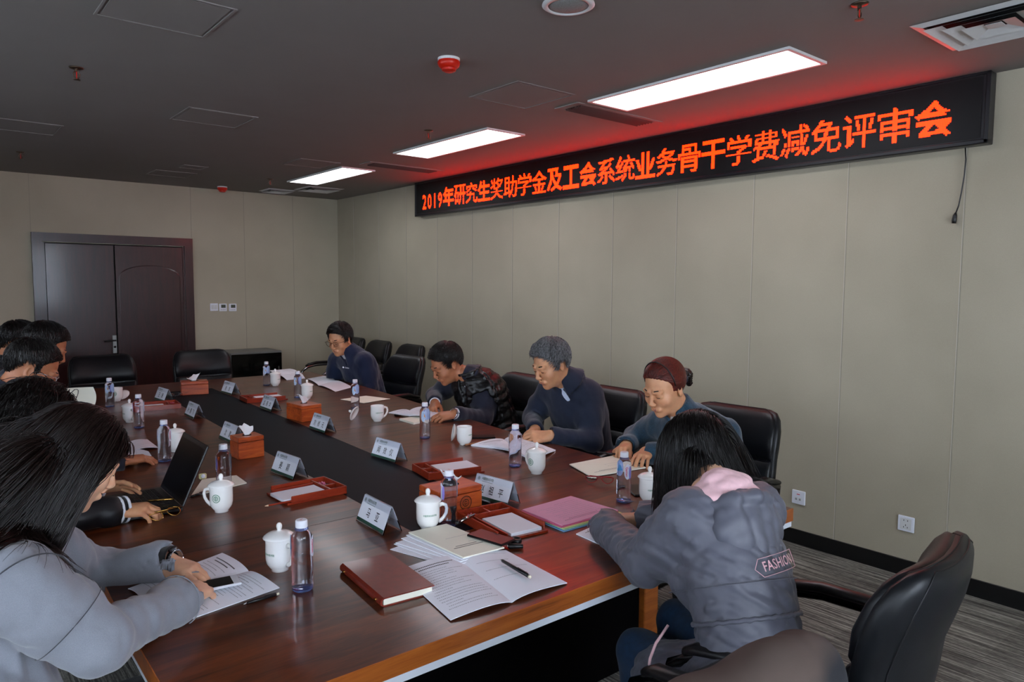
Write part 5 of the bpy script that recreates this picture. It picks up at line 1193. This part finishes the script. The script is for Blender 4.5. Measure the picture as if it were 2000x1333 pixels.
def hair_long(m_, n=4500, L=.45, seed=2, part=.25, grav=.30, infl=.014, r=(.0011, .0003), back=.2, curl=0, steps=26, noise=.25, clump=.15, gdir=(0, 0, -1), stick=0, fclear=None):
    def fn(o, c, R, s, body, loc, T_):
        rs = np.random.RandomState(seed)
        def comb(u):
            sg = np.where(u[:, 0] > part * .3, 1., -1.); t = np.stack([sg * 1.0, np.full(len(u), -back), np.full(len(u), -.35)], 1); t = t - u * (t * u).sum(1)[:, None]; return t / (np.linalg.norm(t, axis=1)[:, None] + 1e-6) + u * .12
        cd = lambda u: u[..., 2] > -.45 + .95 * np.maximum(u[..., 1], 0) ** 1.2 - .2 * (u[..., 1] < 0)
        parts = [hair_cap(c, R, s, infl - .003, plane=(-.35, .75)), grow(rs, c, R, s, n, L, steps, comb, grav, r, body, infl, cd, noise=noise, clump=clump, gdir=gdir, stick=stick, fclear=fclear), grow(rs, c, R, s, n // 2, L * .9, steps, comb, grav, r, body, infl + .008, cd, noise=noise * 1.3, clump=clump * 1.5, clear=.014, gdir=gdir, stick=stick, fclear=fclear)]
        if curl:
            V, F = parts[1]; 
        world_mesh('hair', parts, M[m_], o, loc, 0)
    return fn
M["gold_dark"] = M["black_metal"]
Z3 = A([0, 0, 1.])
# ================================================================== right row
if 'R4' in DO:
    def hair_bun(o, c, R, s, body, loc, T_):
        rs = np.random.RandomState(5)
        def comb(u): t = np.tile(A([0, -1., -.25]), (len(u), 1)); t = t - u * (t * u).sum(1)[:, None]; return t / (np.linalg.norm(t, axis=1)[:, None] + 1e-6) + u * .05
        world_mesh('hair', [hair_cap(c, R, s, .009), grow(rs, c, R, s, 4200, .12, 12, comb, .0, (.0012, .0004), None, .011, noise=.1, clump=.03, stick=1)], M['hair_red'], o, loc, 0)
        S = SDF(); S.chain([T_(0, -.105, .005), T_(0, -.150, -.010), T_(0, -.165, -.055)], [.024, .034, .016], .01); q = S.mesh(.003, fn=lambda P: .003 * np.sin(P[:, 0] * 300) * np.sin(P[:, 2] * 260)); world_mesh('ponytail', [q], M['hair_brown'], o, loc, 1)
        g = MB(); g.tube([T_(.030 * math.cos(a), -.112 + .004 * math.sin(3 * a), .002 + .030 * math.sin(a)) - loc for a in np.linspace(0, 2 * PI, 25)[:-1]], .011, 8, closed=True); g.build('scrunchie', M['navy'], o, smooth=True)
        g = MB(); g.tube([T_(.0825 * math.cos(a), .022 - .0, .035 + .0985 * math.sin(a)) - loc for a in np.linspace(-.05, PI + .05, 24)], .0028, 6); g.build('headband', M['black_plastic'], o, smooth=True)
    hL, hR_ = tb(1252, 893), tb(1212, 878)
    wl = at(1262, 884, Z=.80); wr = at(1222, 872, Z=.80)
    pr, _, hi, T4, R4 = person('red-haired woman with hair band and teal jacket reading, hand on the report', at(1298, 758, X=2.70), (-.95, .0, -.36), (2.81, 2.10, .985), (2.89, 1.93, .91), (2.87, 2.26, .91), (2.86, 1.86, .80), (2.90, 2.47, .80), wl, wr, (3.02, 2.06, .52),
      hands=(dict(d=tb(1238, 905) - tb(1262, 884), n=(-.1, 0, 1), curl=(.25, .35, .25)), dict(d=tb(1185, 890) - tb(1215, 872), n=(-.2, .3, 1), curl=(.6, .8, .5), thumb=(.35, .5))), skn='skin_a', jacket='teal', fem=True, inner='floral', vgap=.034, vlen=.2, hair=hair_bun, lips='lip', collar=.045, s=1.08, foldamp=.005, sleeve=(.066, .054, .044), bulk=.95)
    pq = at(1190, 885, Z=.79); e = empty('ballpoint_pen', (pq[0], pq[1], TZ + .012), 'black pen in the right hand of the red-haired woman', 'pen', None, rad(150)); MB().tube([(-.06, 0, .006), (.06, 0, .024)], .0045, 10).build('barrel', M['black_plastic'], e, smooth=True)
if 'R3' in DO:
    wl = at(1052, 852, Z=.80); wr = at(1040, 846, Z=.80)
    person('grey-haired man in navy jacket looking down, hands clasped on the table', at(1076, 712, X=2.72), (-.95, .06, -.38), (2.83, 2.90, 1.05), at(1146, 772, X=2.91), (2.86, 3.09, .97), at(1156, 862, X=2.83), (2.82, 3.20, .81), wl + A([.06, -.03, 0]), wr + A([.07, .06, 0]), (3.02, 2.92, .52),
      hands=(dict(d=(-1, .65, -.05), n=(-.2, -.5, .8), curl=(.5, .8, .5), thumb=(.3, .3)), dict(d=(-1, -.45, -.05), n=(-.2, .5, .8), curl=(.6, .8, .5), thumb=(.3, .3))), skn='skin_a', jacket='navy', inner='shirt', vgap=.022, vlen=.10, hair=hair_short('hair_grey', 3600, .075, 3, .09, infl=.015, noise=.45, stick=.35), s=1.08, collar=.035, lapel=True, bulk=1.06, sleeve=(.070, .055, .041))
if 'R2' in DO:
    def vest(J, k): pass
    wl = at(868, 808, Z=.805); wr = at(850, 790, Z=.83)
    o, col_, hi, T2, R2 = person('black-haired man in down vest over navy suit bent over a booklet', at(872, 712, X=2.70), (-.92, .10, -.48), (2.84, 3.84, .985), at(946, 748, X=2.92), (2.87, 4.05, .93), at(944, 818, X=2.82), (2.80, 4.22, .82), wl + A([.05, -.05, 0]), wr + A([.03, .05, 0]), (3.04, 3.80, .52),
      hands=(dict(d=(-1, .35, -.1), n=(-.1, -.3, 1), curl=(.4, .6, .4)), dict(d=(-.8, -.8, -.35), n=(-.1, .5, .8), curl=(.5, .6, .4))), skn='skin_b', jacket='suit', inner='white_shirt', vgap=.026, vlen=.16, hair=hair_short('hair_black', 3200, .06, 4, .10, infl=.016), s=1.08, collar=.03, bulk=1.05, cuff=('white_shirt', .016), sleeve=(.070, .054, .041))
    nb = A([2.84, 3.84, .985]); pv = A([3.04, 3.80, .52]); loc = A([3.04, 3.80, 0]); sL, sR = at(946, 748, X=2.92), A([2.87, 4.05, .93]); la = unit(sR - sL); u = unit(nb - pv); f = unit(np.cross(u, la)); la = np.cross(f, u); B = np.stack([la, f, u], 1); sp = lambda t, o_=0, q=0: pv + (nb - pv) * t - f * (.03 * 4 * t * (1 - t)) + f * o_ + la * q
    S = SDF(); a = .030; S.ell(pv + u * .06, (.175 + a, .14 + a, .10 + a), B, .04); S.ell(sp(.38), (.155 + a, .12 + a, .17 + a), B, .05); S.ell(sp(.70), (.163 + a, .125 + a, .165 + a), B, .05); S.chain([sL + la * .045, nb - u * .05, sR - la * .045], [.075, .092, .075], .05)
    for sh, el in ((sL, at(944, 818, X=2.82)), (sR, A([2.80, 4.22, .82]))): S.cap(sh + (el - sh) * .12, el, .088, .10, .01, '-')
    S.cap(nb - u * .03, nb + u * .15, .058, None, .006, '-'); S.chain([sp(.98, .12) + u * .05, sp(.3, .19)], [.034, .018], .004, '-'); S.tube(nb - u * .02, nb + u * .05 - f * .005, .086, .070, .010, .015); S.cap(sp(1.05, .09), sp(.92, .13), .035, None, .004, '-')
    world_mesh('down_vest', [S.mesh(.006, fn=lambda P: .006 * np.abs(np.sin((P - pv) @ u * 52)) * -1 + folds(P, .005, 60, 3))], M['down'], o, loc, 1)
    g = MB(); w0 = wl + A([.05, -.05, 0]); dd = unit(w0 - at(944, 818, X=2.82)); g.tube([w0 + dd * .022 + (np.cross(dd, Z3) * math.cos(a_) + np.cross(dd, np.cross(dd, Z3)) * math.sin(a_)) * .031 - loc for a_ in np.linspace(0, 2 * PI, 20)[:-1]], .0045, 6, closed=True); g.build('wristwatch', M['chrome'], o, smooth=True)
if 'R1' in DO:
    o, JR, *_ = person('man with glasses in navy fleece reading at the far right of the table', at(664, 664, X=2.80), (-.86, -.42, -.30), at(688, 694, X=2.90), at(712, 708, X=2.95), at(660, 704, X=2.88), at(722, 756, X=2.97), at(652, 752, X=2.85), (2.84, 5.36, .60), (2.84, 5.75, .60), (3.06, 5.60, .50),
      hands=(dict(d=(-.6, .5, -.4), n=(-.2, -.1, 1)), dict(d=(-.6, -.5, -.4), n=(-.2, .1, 1))), skn='skin_a', jacket='fleece', inner='white_shirt', vgap=.034, vlen=.12, hair=hair_short('hair_black', 2400, .06, 6, .09, infl=.017, r=(.0016, .0005)), glasses='gold_dark', s=1.10, collar=.05, bulk=1.08, sleeve=(.078, .064, .048), collar_r=.07)
def hit(J, x, y, t0):
    d = _fw + _R * (x - 1000) / CF - _U * (y - 666.5) / CF; d = d / np.linalg.norm(d); t = t0
    for _ in range(60): t += max(float(J.at((CAM + d * t)[None])[0]) - .004, -.01) * .9
    return CAM + d * t, d
if 'R1' in DO:
    p, d = hit(JR, 678, 719, 5.0); V, F = text('◆ Columbia', .016, 1, .01); g = MB(); up_2 = unit(_U - d * (_U @ d)); rt2 = unit(np.cross(d, up_2)); g.add(p - d * .012 + np.outer(V[:, 0], rt2 * .97 - up_2 * .12) + np.outer(V[:, 1], up_2) - A(o.location), F); g.build('chest_logo', M['white_plastic'], o)
# ================================================================== left row
if 'L3' in DO:
    person('man with glasses and greying temple looking down at the left edge', at(62, 722, Y=3.85), (.95, -.12, -.55), (.27, 3.86, 1.08), (.20, 4.08, 1.01), (.16, 3.62, 1.01), (.35, 4.14, .85), (.32, 3.58, .84), at(108, 806, Y=3.95), at(238, 900, Z=.80), (.0, 3.86, .52),
      hands=(dict(d=(1, -.1, .15), n=(-.3, .2, 1), curl=(.5, .6, .4)), dict(d=(1, .25, -.05), n=(0, 0, 1), curl=(.25, .4, .3))), skn='skin_b', jacket='suit', inner='white_shirt', hair=hair_short('hair_black', 3000, .042, 8, -.04, infl=.012, stick=.9), glasses='chrome', s=1.05, collar=.055)
    person('person behind the man with glasses, only dark hair and forehead showing', at(88, 680, Y=4.75), (.95, -.1, -.5), (.44, 4.76, 1.08), (.36, 4.98, .99), (.34, 4.54, .99), (.50, 5.02, .84), (.48, 4.5, .84), (.72, 4.92, .81), (.72, 4.6, .81), (.2, 4.76, .52),
      hands=(dict(d=(1, -.3, 0), n=(0, 0, 1)), dict(d=(1, .3, 0), n=(0, 0, 1))), skn='skin_b', jacket='suit', hair=hair_short('hair_black', 2000, .06, 9, .05, infl=.018), s=1.05, headvox=.004, vox=.009, collar=.06)
    person('second last person of the left row, only the black top of the head showing', at(38, 672, Y=5.5), (.95, -.1, -.4), (.42, 5.5, 1.05), (.34, 5.7, .97), (.34, 5.3, .97), (.46, 5.74, .84), (.46, 5.26, .84), (.72, 5.6, .81), (.72, 5.4, .81), (.16, 5.5, .52),
      hands=(dict(d=(1, -.3, 0), n=(0, 0, 1)), dict(d=(1, .3, 0), n=(0, 0, 1))), skn='skin_b', jacket='trousers', hair=hair_short('hair_black', 2000, .06, 10, .05, infl=.018), s=1.05, headvox=.004, vox=.009, collar=.06)
    person('last person of the left row, cut by the left edge of the photo', at(-8, 692, Y=6.25), (.95, -.1, -.4), (.29, 6.25, 1.01), (.2, 6.45, .93), (.2, 6.05, .93), (.38, 6.5, .82), (.38, 6.0, .82), (.68, 6.35, .81), (.68, 6.15, .81), (.1, 6.25, .52),
      hands=(dict(d=(1, -.3, 0), n=(0, 0, 1)), dict(d=(1, .3, 0), n=(0, 0, 1))), skn='skin_b', jacket='navy', hair=hair_short('hair_black', 2000, .06, 11, .05, infl=.016), s=1.05, headvox=.004, vox=.009, collar=.06)
    q = MB(); V = []; c0 = at(146, 772, Y=3.98)
    for j in range(9):
        for i in range(7): u, v = i / 6, j / 8; V.append(c0 + A([-.07 + .15 * u + .012 * math.sin(PI * v), .02 * math.sin(u * 2), -.02 + .10 * (v - .5) ]) + A([0, .05 * (1 - u), 0]))
    n_ = len(V); V = V + [p + A([.0015, -.0015, 0]) for p in V]; F = []
    for j in range(8):
        for i in range(6): a = j * 7 + i; F += [(a, a + 1, a + 8, a + 7), (n_ + a, n_ + a + 7, n_ + a + 8, n_ + a + 1)]
    c0 = c0; q.add([p - c0 for p in V], F); pg_ = q.build('raised_page', M['cream_paper'], None, smooth=True); pg_.location = tuple(c0); tag(pg_, 'cream page held upright by the man with glasses at the left', 'paper')
if 'L2' in DO:
    wl = at(212, 948, Z=.815); wr = at(240, 996, Z=.805)
    def hair_curl(o, c, R, s, body, loc, T_):
        hair_long('hair_black', 5000, .24, 12, 0, .26, .022, (.0011, .0004), .5, noise=.8, clump=.5, steps=18, gdir=(-.5, -.1, -1))(o, c, R, s, body, loc, T_)
    o, _, hi, _, _ = person('woman at the laptop with full black hair, hands over the keyboard', at(62, 828, Y=2.98), (.93, .10, -.62), (.08, 2.98, .98), (.06, 3.18, .93), (.04, 2.78, .93), (.22, 3.30, .85), (.26, 2.72, .83), wl + A([-.05, 0, 0]), wr + A([-.02, 0, 0]), (-.12, 2.96, .52),
      hands=(dict(d=at(285, 940, Z=.83) - wl, n=(-.3, .75, .6), curl=(.15, .25, .15), spread=.3, thumb=(.7, .1)), dict(d=tb(300, 985) - tb(240, 990), n=(-.1, -.1, 1), curl=(.55, .7, .4), thumb=(.3, .5))), skn='skin_a', jacket='leather_jacket', inner='black_knit', fem=True, hair=hair_curl, s=1.05, sleeve=(.064, .054, .044))
    loc = A([-.12, 2.96, 0])
    for k, (w0, e0) in enumerate(((wl + A([-.05, 0, 0]), A([.22, 3.30, .85])), (wr + A([-.02, 0, 0]), A([.26, 2.72, .83])))):
        dd = unit(w0 - e0)
        for j in range(5):
            C_ = SDF(); a = w0 + dd * (-.022 + .011 * j); C_.tube(a, a + dd * .0105, .0445, .0435, .004, .002); world_mesh('striped_cuff', [C_.mesh(.0028)], M['white_shirt' if j % 2 else 'black_knit'] if False else M['white_shirt' if j in (0, 2, 4) else 'black_knit'], o, loc, 1)
    c0 = at(318, 980, Z=.79); e = empty('gold_pen', (c0[0], c0[1], TZ + .030), 'gold pen held over the laptop keyboard', 'pen', None, rad(-30)); MB().tube([(-.05, 0, .004), (.04, 0, .008)], .004, 10).build('barrel', M['gold'], e, smooth=True)

# ================================================================== foreground: grey blazer
if 'W1' in DO:
    wr = at(352, 1172, Z=.81); wl = at(325, 1098, Z=.815); er = at(192, 1255, Y=1.70); el = at(185, 1122, Y=2.30)
    def bl(J, k): J.ell((.07, 1.80, .66), (.15, .17, .15), None, .06); J.ell((.10, 1.95, .80), (.13, .17, .16), None, .06)
    o, Jc, hi, T1, R1 = person('woman with long dark hair in grey blazer, resting both hands on a booklet', at(146, 900, Y=2.02), (.92, .10, -.50), (.14, 1.96, 1.02), (.17, 2.17, .96), (.14, 1.74, .975), el, er, wl, wr, (.0, 1.87, .52),
      hands=(dict(d=at(435, 1135, Z=.79) - wl, n=(-.15, .30, 1), curl=(.22, .35, .25), spread=.05, thumb=(.25, .45), s=1.02), dict(d=at(430, 1120, Z=.80) - wr, n=(-.25, -.45, .85), curl=(.40, .60, .35), thumb=(.25, .5), spread=.12, s=1.02)),
      skn='skin_c', jacket='blazer', fem=True, inner='black_knit', vgap=.05, vlen=.22, hair=None if 'NOHAIR' in DO else hair_long('hair_brown', 8000, .44, 21, .0, .24, .009, (.0009, .0003), .9, gdir=lambda u: np.stack([-.55 - .5 * np.clip(-u[:, 1] + .2, 0, 1), np.full(len(u), -.05), np.full(len(u), -1.)], 1), clump=.25, fclear=.022), lips='lip_red', collar=.035, s=1.0, bulk=1.10, sleeve=(.072, .060, .048), vox=.0055, hv=.0022, headvox=.0026, foldamp=.006, hunch=.05, cuff=('black_knit', .022), tall=1, mods=bl)
    loc = A([.0, 1.87, 0]); dd = unit(wl - el); sR = A([.14, 1.74, .975]); seam_ring(o, loc, Jc, sR + (er - sR) * .10 , (er - sR) + A([.0, -.25, .0]), .0085, .16, .0016, 'blazer_seam', 'armhole_seam', 60, .118); seam_ring(o, loc, Jc, sR + (er - sR) * .62, er - sR, .0085, .12, .0010, 'blazer_seam', 'sleeve_seam'); seam_ring(o, loc, Jc, wr - unit(wr - er) * .012, wr - er, .0085, .1, .0016, 'blazer', 'sleeve_hem')
    e1 = np.cross(dd, Z3); e2 = np.cross(dd, e1); g = MB()
    for j in range(26):
        a_ = 2 * PI * j / 26; c_ = wl + dd * .026 + (e1 * math.cos(a_) * .033 + e2 * math.sin(a_) * .028); rr_ = e1 * math.cos(a_) + e2 * math.sin(a_); g.box(c_ - loc, (.0075, .014, .004), R=np.stack([np.cross(rr_, dd), dd, rr_], 1), bev=.001)
    wt = g.build('wristwatch', M['chrome'], o); g = MB(); g.tube([wl + dd * .026 - e2 * .030 - loc, wl + dd * .026 - e2 * .037 - loc], .013, 20); g.build('watch_case', M['chrome'], wt)
    c0 = (tb(432, 1150) + tb(400, 1165)) / 2; e = empty('phone', (c0[0] + .0, c0[1], TZ + .017), 'white phone under the hands of the woman in grey blazer', 'phone', None, rad(-8)); MB().box((0, 0, .004), (.138, .067, .0075), bev=.0025).build('case', M['white_plastic'], e); MB().box((-.004, 0, .0078), (.106, .060, .0006)).build('screen', M['dark_screen'], e)
# ================================================================== foreground: girl in parka
if 'GP' in DO:
    eL = at(1262, 1098, Z=.815); hc = at(1366, 884, Y=1.35)
    def parka(J, k):
        nb, u, f, la, B, sp, pv = (k[q] for q in ('nb', 'u', 'f', 'la', 'B', 'sp', 'pv'))
        # thrown-back hood: a soft pouch behind the neck with an open rim
        J.ell(sp(-.02), (.205, .175, .15), B, .05); J.ell(pv + A([-.04, .16, -.02]), (.13, .17, .11), None, .05); J.ell(sp(.12), (.175, .15, .08), B, .03); J.p += []
    o, Jc, hi, TG, RG = person('girl with long black hair in grey parka seen from behind, leaning on the table', hc, (-.22, .88, -.62), (1.69, 1.15, .965), at(1348, 1012, Y=1.15), at(1474, 998, Y=1.12), eL, (1.98, 1.36, .82), (1.74, 1.60, .80), (1.90, 1.58, .80), (1.60, .96, .54),
      hands=(dict(d=(.5, .5, 0), n=(0, 0, 1)), dict(d=(-.6, .5, 0), n=(0, 0, 1), curl=(.6, .7, .4))), skn='skin_c', jacket='parka', trousers='jeans', fem=True, inner='pink_lining', vgap=.03, vlen=.1, hair=hair_long('hair_black', 7500, .32, 31, .0, .34, .005, (.0009, .0003), .2, gdir=lambda u: np.stack([np.full(len(u), .0), -.6 * np.clip(-u[:, 1], 0, 1), np.full(len(u), -1.)], 1)), collar=0, s=1.0, bulk=.86, sleeve=(.066, .062, .052), vox=.005, foldamp=.0045, foldf=46, hunch=.045, mods=parka, jn='parka', knees=[A([1.60, 1.33, .5]), A([1.84, 1.38, .5])], infl=.016)
    loc = A([1.60, .96, 0]); nb = A([1.69, 1.15, .965]); pv = A([1.60, .96, .54]); la = unit(at(1474, 998, Y=1.12) - at(1348, 1012, Y=1.15)); u = unit(nb - pv); f = unit(np.cross(u, la)); la = np.cross(f, u); B = np.stack([la, f, u], 1)
    S = SDF(); S.ell(nb - f * .055 + u * .025, (.112, .075, .085), B, .01); S.ell(nb - f * .0 + u * .05, (.07, .065, .09), B, .015, '-'); world_mesh('hood_lining', [S.mesh(.005, fn=lambda P: folds(P, .008, 40, 5))], M['pink_lining'], o, loc, 2)
    HD = SDF(); hcx = nb - f * .105 - u * .045; HD.ell(hcx, (.125, .055, .095), B, .01); HD.ell(hcx - u * .06 - f * .004, (.07, .045, .055), B, .03); HD.ell(nb - f * .035 + u * .06, (.10, .085, .08), B, .008, '-')
    HD.chain([nb - la * .12 + f * .03 - u * .03, nb - la * .115 - f * .07 + u * .005, nb - la * .06 - f * .14 + u * .02, nb - f * .155 + u * .02, nb + la * .06 - f * .14 + u * .02, nb + la * .115 - f * .07 + u * .005, nb + la * .12 + f * .03 - u * .03], [.015] * 7, .012)
    world_mesh('hood', [HD.mesh(.0045, fn=lambda P: folds(P, .005, 34, 11))], M['parka'], o, loc, 2)
    JJ0 = Jc; Jc = SDF(); Jc.p = [q for q in JJ0.p if q[0] == 'e']
    # badge with lettering on the back, laid on the surface of the parka
    def on_back(V, cen, tilt, off):
        ct, st = math.cos(tilt), math.sin(tilt); x = V[:, 0] * ct - V[:, 1] * st; y = V[:, 0] * st + V[:, 1] * ct
        P = cen + np.outer(x, la) + np.outer(y, u) - f * .12
        for _ in range(12): P = P + np.outer(np.maximum(JJ.at(P) - off, -.01), f)
        return P - loc
    JJ = Jc; cen = nb - u * .150 + la * .008
    V, F = text('FASHION', .034, .85, .010, 1.05); g = MB(); g.add(on_back(V, cen, rad(8), .0185), F); g.build('fashion_lettering', mat_once('pink print', 'd9a7ad'), o, smooth=False)
    pts = A([(-.085, 0, 0), (-.068, .022, 0), (.078, .022, 0), (.078, -.022, 0), (-.068, -.022, 0)]); pts = np.concatenate([np.linspace(pts[i], pts[(i + 1) % 5], 8)[:-1] for i in range(5)]); g = MB(); g.tube(on_back(pts, cen, rad(8), .018), .0008, 5, closed=True); g.build('badge_outline', mat_once('pink print', 'd9a7ad'), o)
    # waist drawcord channel and pink cord
    g = MB(); W_ = pv + (nb - pv) * .42 - f * .035; ring = []
    for a_ in np.linspace(0, 2 * PI, 73)[:-1]:
        dr = la * math.cos(a_) + f * math.sin(a_); p = W_ + dr * .24
        for _ in range(14): p = p - dr * max(-.01, float(Jc.at(p[None])[0]) - .007)
        ring.append(p - loc + u * .0018 * math.sin(a_ * 30))
    seam_ring(o, loc, Jc, pv + (nb - pv) * .60 - f * .03, u, .012, .24, .0016, 'parka', 'yoke_seam', 90)
    g.tube(ring, .0045, 8, closed=True, flat=(1, 1.3)); g.build('gathered_waistband', M['parka'], o, smooth=True)
    a0 = at(1305, 1222, Y=1.16); a1 = at(1268, 1300, Y=1.17); g = MB(); g.tube([a0 - loc, (a0 * .6 + a1 * .4 + A([-.02, -.0, .0])) - loc, (a0 * .2 + a1 * .8 + A([-.012, 0, 0])) - loc, a1 - loc], .004, 6); g.build('pink_drawcord', M['pink_lining'], o, smooth=True)
# ================================================================== coat on the chair in front
if 'CT' in DO:
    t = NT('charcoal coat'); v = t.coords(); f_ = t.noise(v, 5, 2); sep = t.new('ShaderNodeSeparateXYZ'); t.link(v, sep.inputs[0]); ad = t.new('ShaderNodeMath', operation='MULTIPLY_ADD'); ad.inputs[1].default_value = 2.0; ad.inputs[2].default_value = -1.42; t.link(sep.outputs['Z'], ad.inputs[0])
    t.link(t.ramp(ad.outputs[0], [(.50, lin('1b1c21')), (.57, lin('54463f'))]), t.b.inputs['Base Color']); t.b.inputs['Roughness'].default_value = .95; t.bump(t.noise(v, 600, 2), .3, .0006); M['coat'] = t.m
    S = SDF(); fx = A([.10, 1, 0]) / np.linalg.norm([.1, 1]); rx = A([fx[1], -fx[0], 0]); B = np.stack([rx, fx, Z3], 1); c = A([1.03, .93, 0]) - fx * .30
    c = c - fx * .035; S.box(c + fx * .03 + Z3 * .60, (.20, .04, .24), B, .05, .05)
    S.chain([c - rx * .215 + fx * .045 + Z3 * .895, c - rx * .12 + fx * .01 + Z3 * .93, c + rx * .05 + Z3 * .945, c + rx * .17 + fx * .03 + Z3 * .93], [.055, .062, .064, .06], .04)
    S.cap(c + rx * .19 + fx * .04 + Z3 * .90, c + rx * .25 + fx * .06 + Z3 * .55, .062, .05, .05); S.cap(c - rx * .22 + fx * .05 + Z3 * .86, c - rx * .25 + fx * .06 + Z3 * .5, .06, .05, .05)
    S.chain([c + rx * .22 + fx * .06 + Z3 * .80, c + rx * .30 + fx * .24 + Z3 * .745, c + rx * .30 + fx * .36 + Z3 * .70], [.06, .055, .035], .05)
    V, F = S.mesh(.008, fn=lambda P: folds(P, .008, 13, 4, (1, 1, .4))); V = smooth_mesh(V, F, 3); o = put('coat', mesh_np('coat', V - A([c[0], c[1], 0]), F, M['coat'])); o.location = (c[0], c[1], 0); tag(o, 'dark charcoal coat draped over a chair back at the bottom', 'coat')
# ================================================================== camera, daylight, exposure
cam = bpy.data.cameras.new('camera'); co = bpy.data.objects.new('camera', cam); COL.objects.link(co); sc.camera = co
cam.sensor_width = 36; cam.lens = CF * 36 / 2000; cam.clip_start = .05
co.matrix_world = Matrix([[_R[i], _U[i], -_fw[i], CAM[i]] for i in range(3)] + [[0, 0, 0, 1]])
def area(loc, size, d, power, col=(.82, .9, 1)):
    l = bpy.data.lights.new('daylight', 'AREA'); l.shape = 'RECTANGLE'; l.size, l.size_y = size; l.energy = power; l.color = col
    o = bpy.data.objects.new('daylight', l); COL.objects.link(o); o.location = loc
    o.rotation_euler = Vector(d).to_track_quat('-Z', 'Y').to_euler(); return o
for o0, o1 in LW: area((X0 - .2, (o0 + o1) / 2, 1.75), (2.0, 1.4), (1, 0, -.35), DL)
for o0, o1 in FW: area(((o0 + o1) / 2, Y0 - .2, 1.75), (2.0, 1.4), (0, 1, -.35), DF)
wd = bpy.data.worlds.new('w'); sc.world = wd; wd.use_nodes = True; wd.node_tree.nodes['Background'].inputs[0].default_value = (.55, .65, .8, 1); wd.node_tree.nodes['Background'].inputs[1].default_value = .6
sc.view_settings.view_transform = 'Standard'; sc.view_settings.look = 'None'; sc.view_settings.gamma = 1; sc.view_settings.exposure = EXP

sc.cycles.max_bounces = 8; sc.cycles.diffuse_bounces = 3; sc.cycles.glossy_bounces = 3; sc.cycles.transmission_bounces = 8
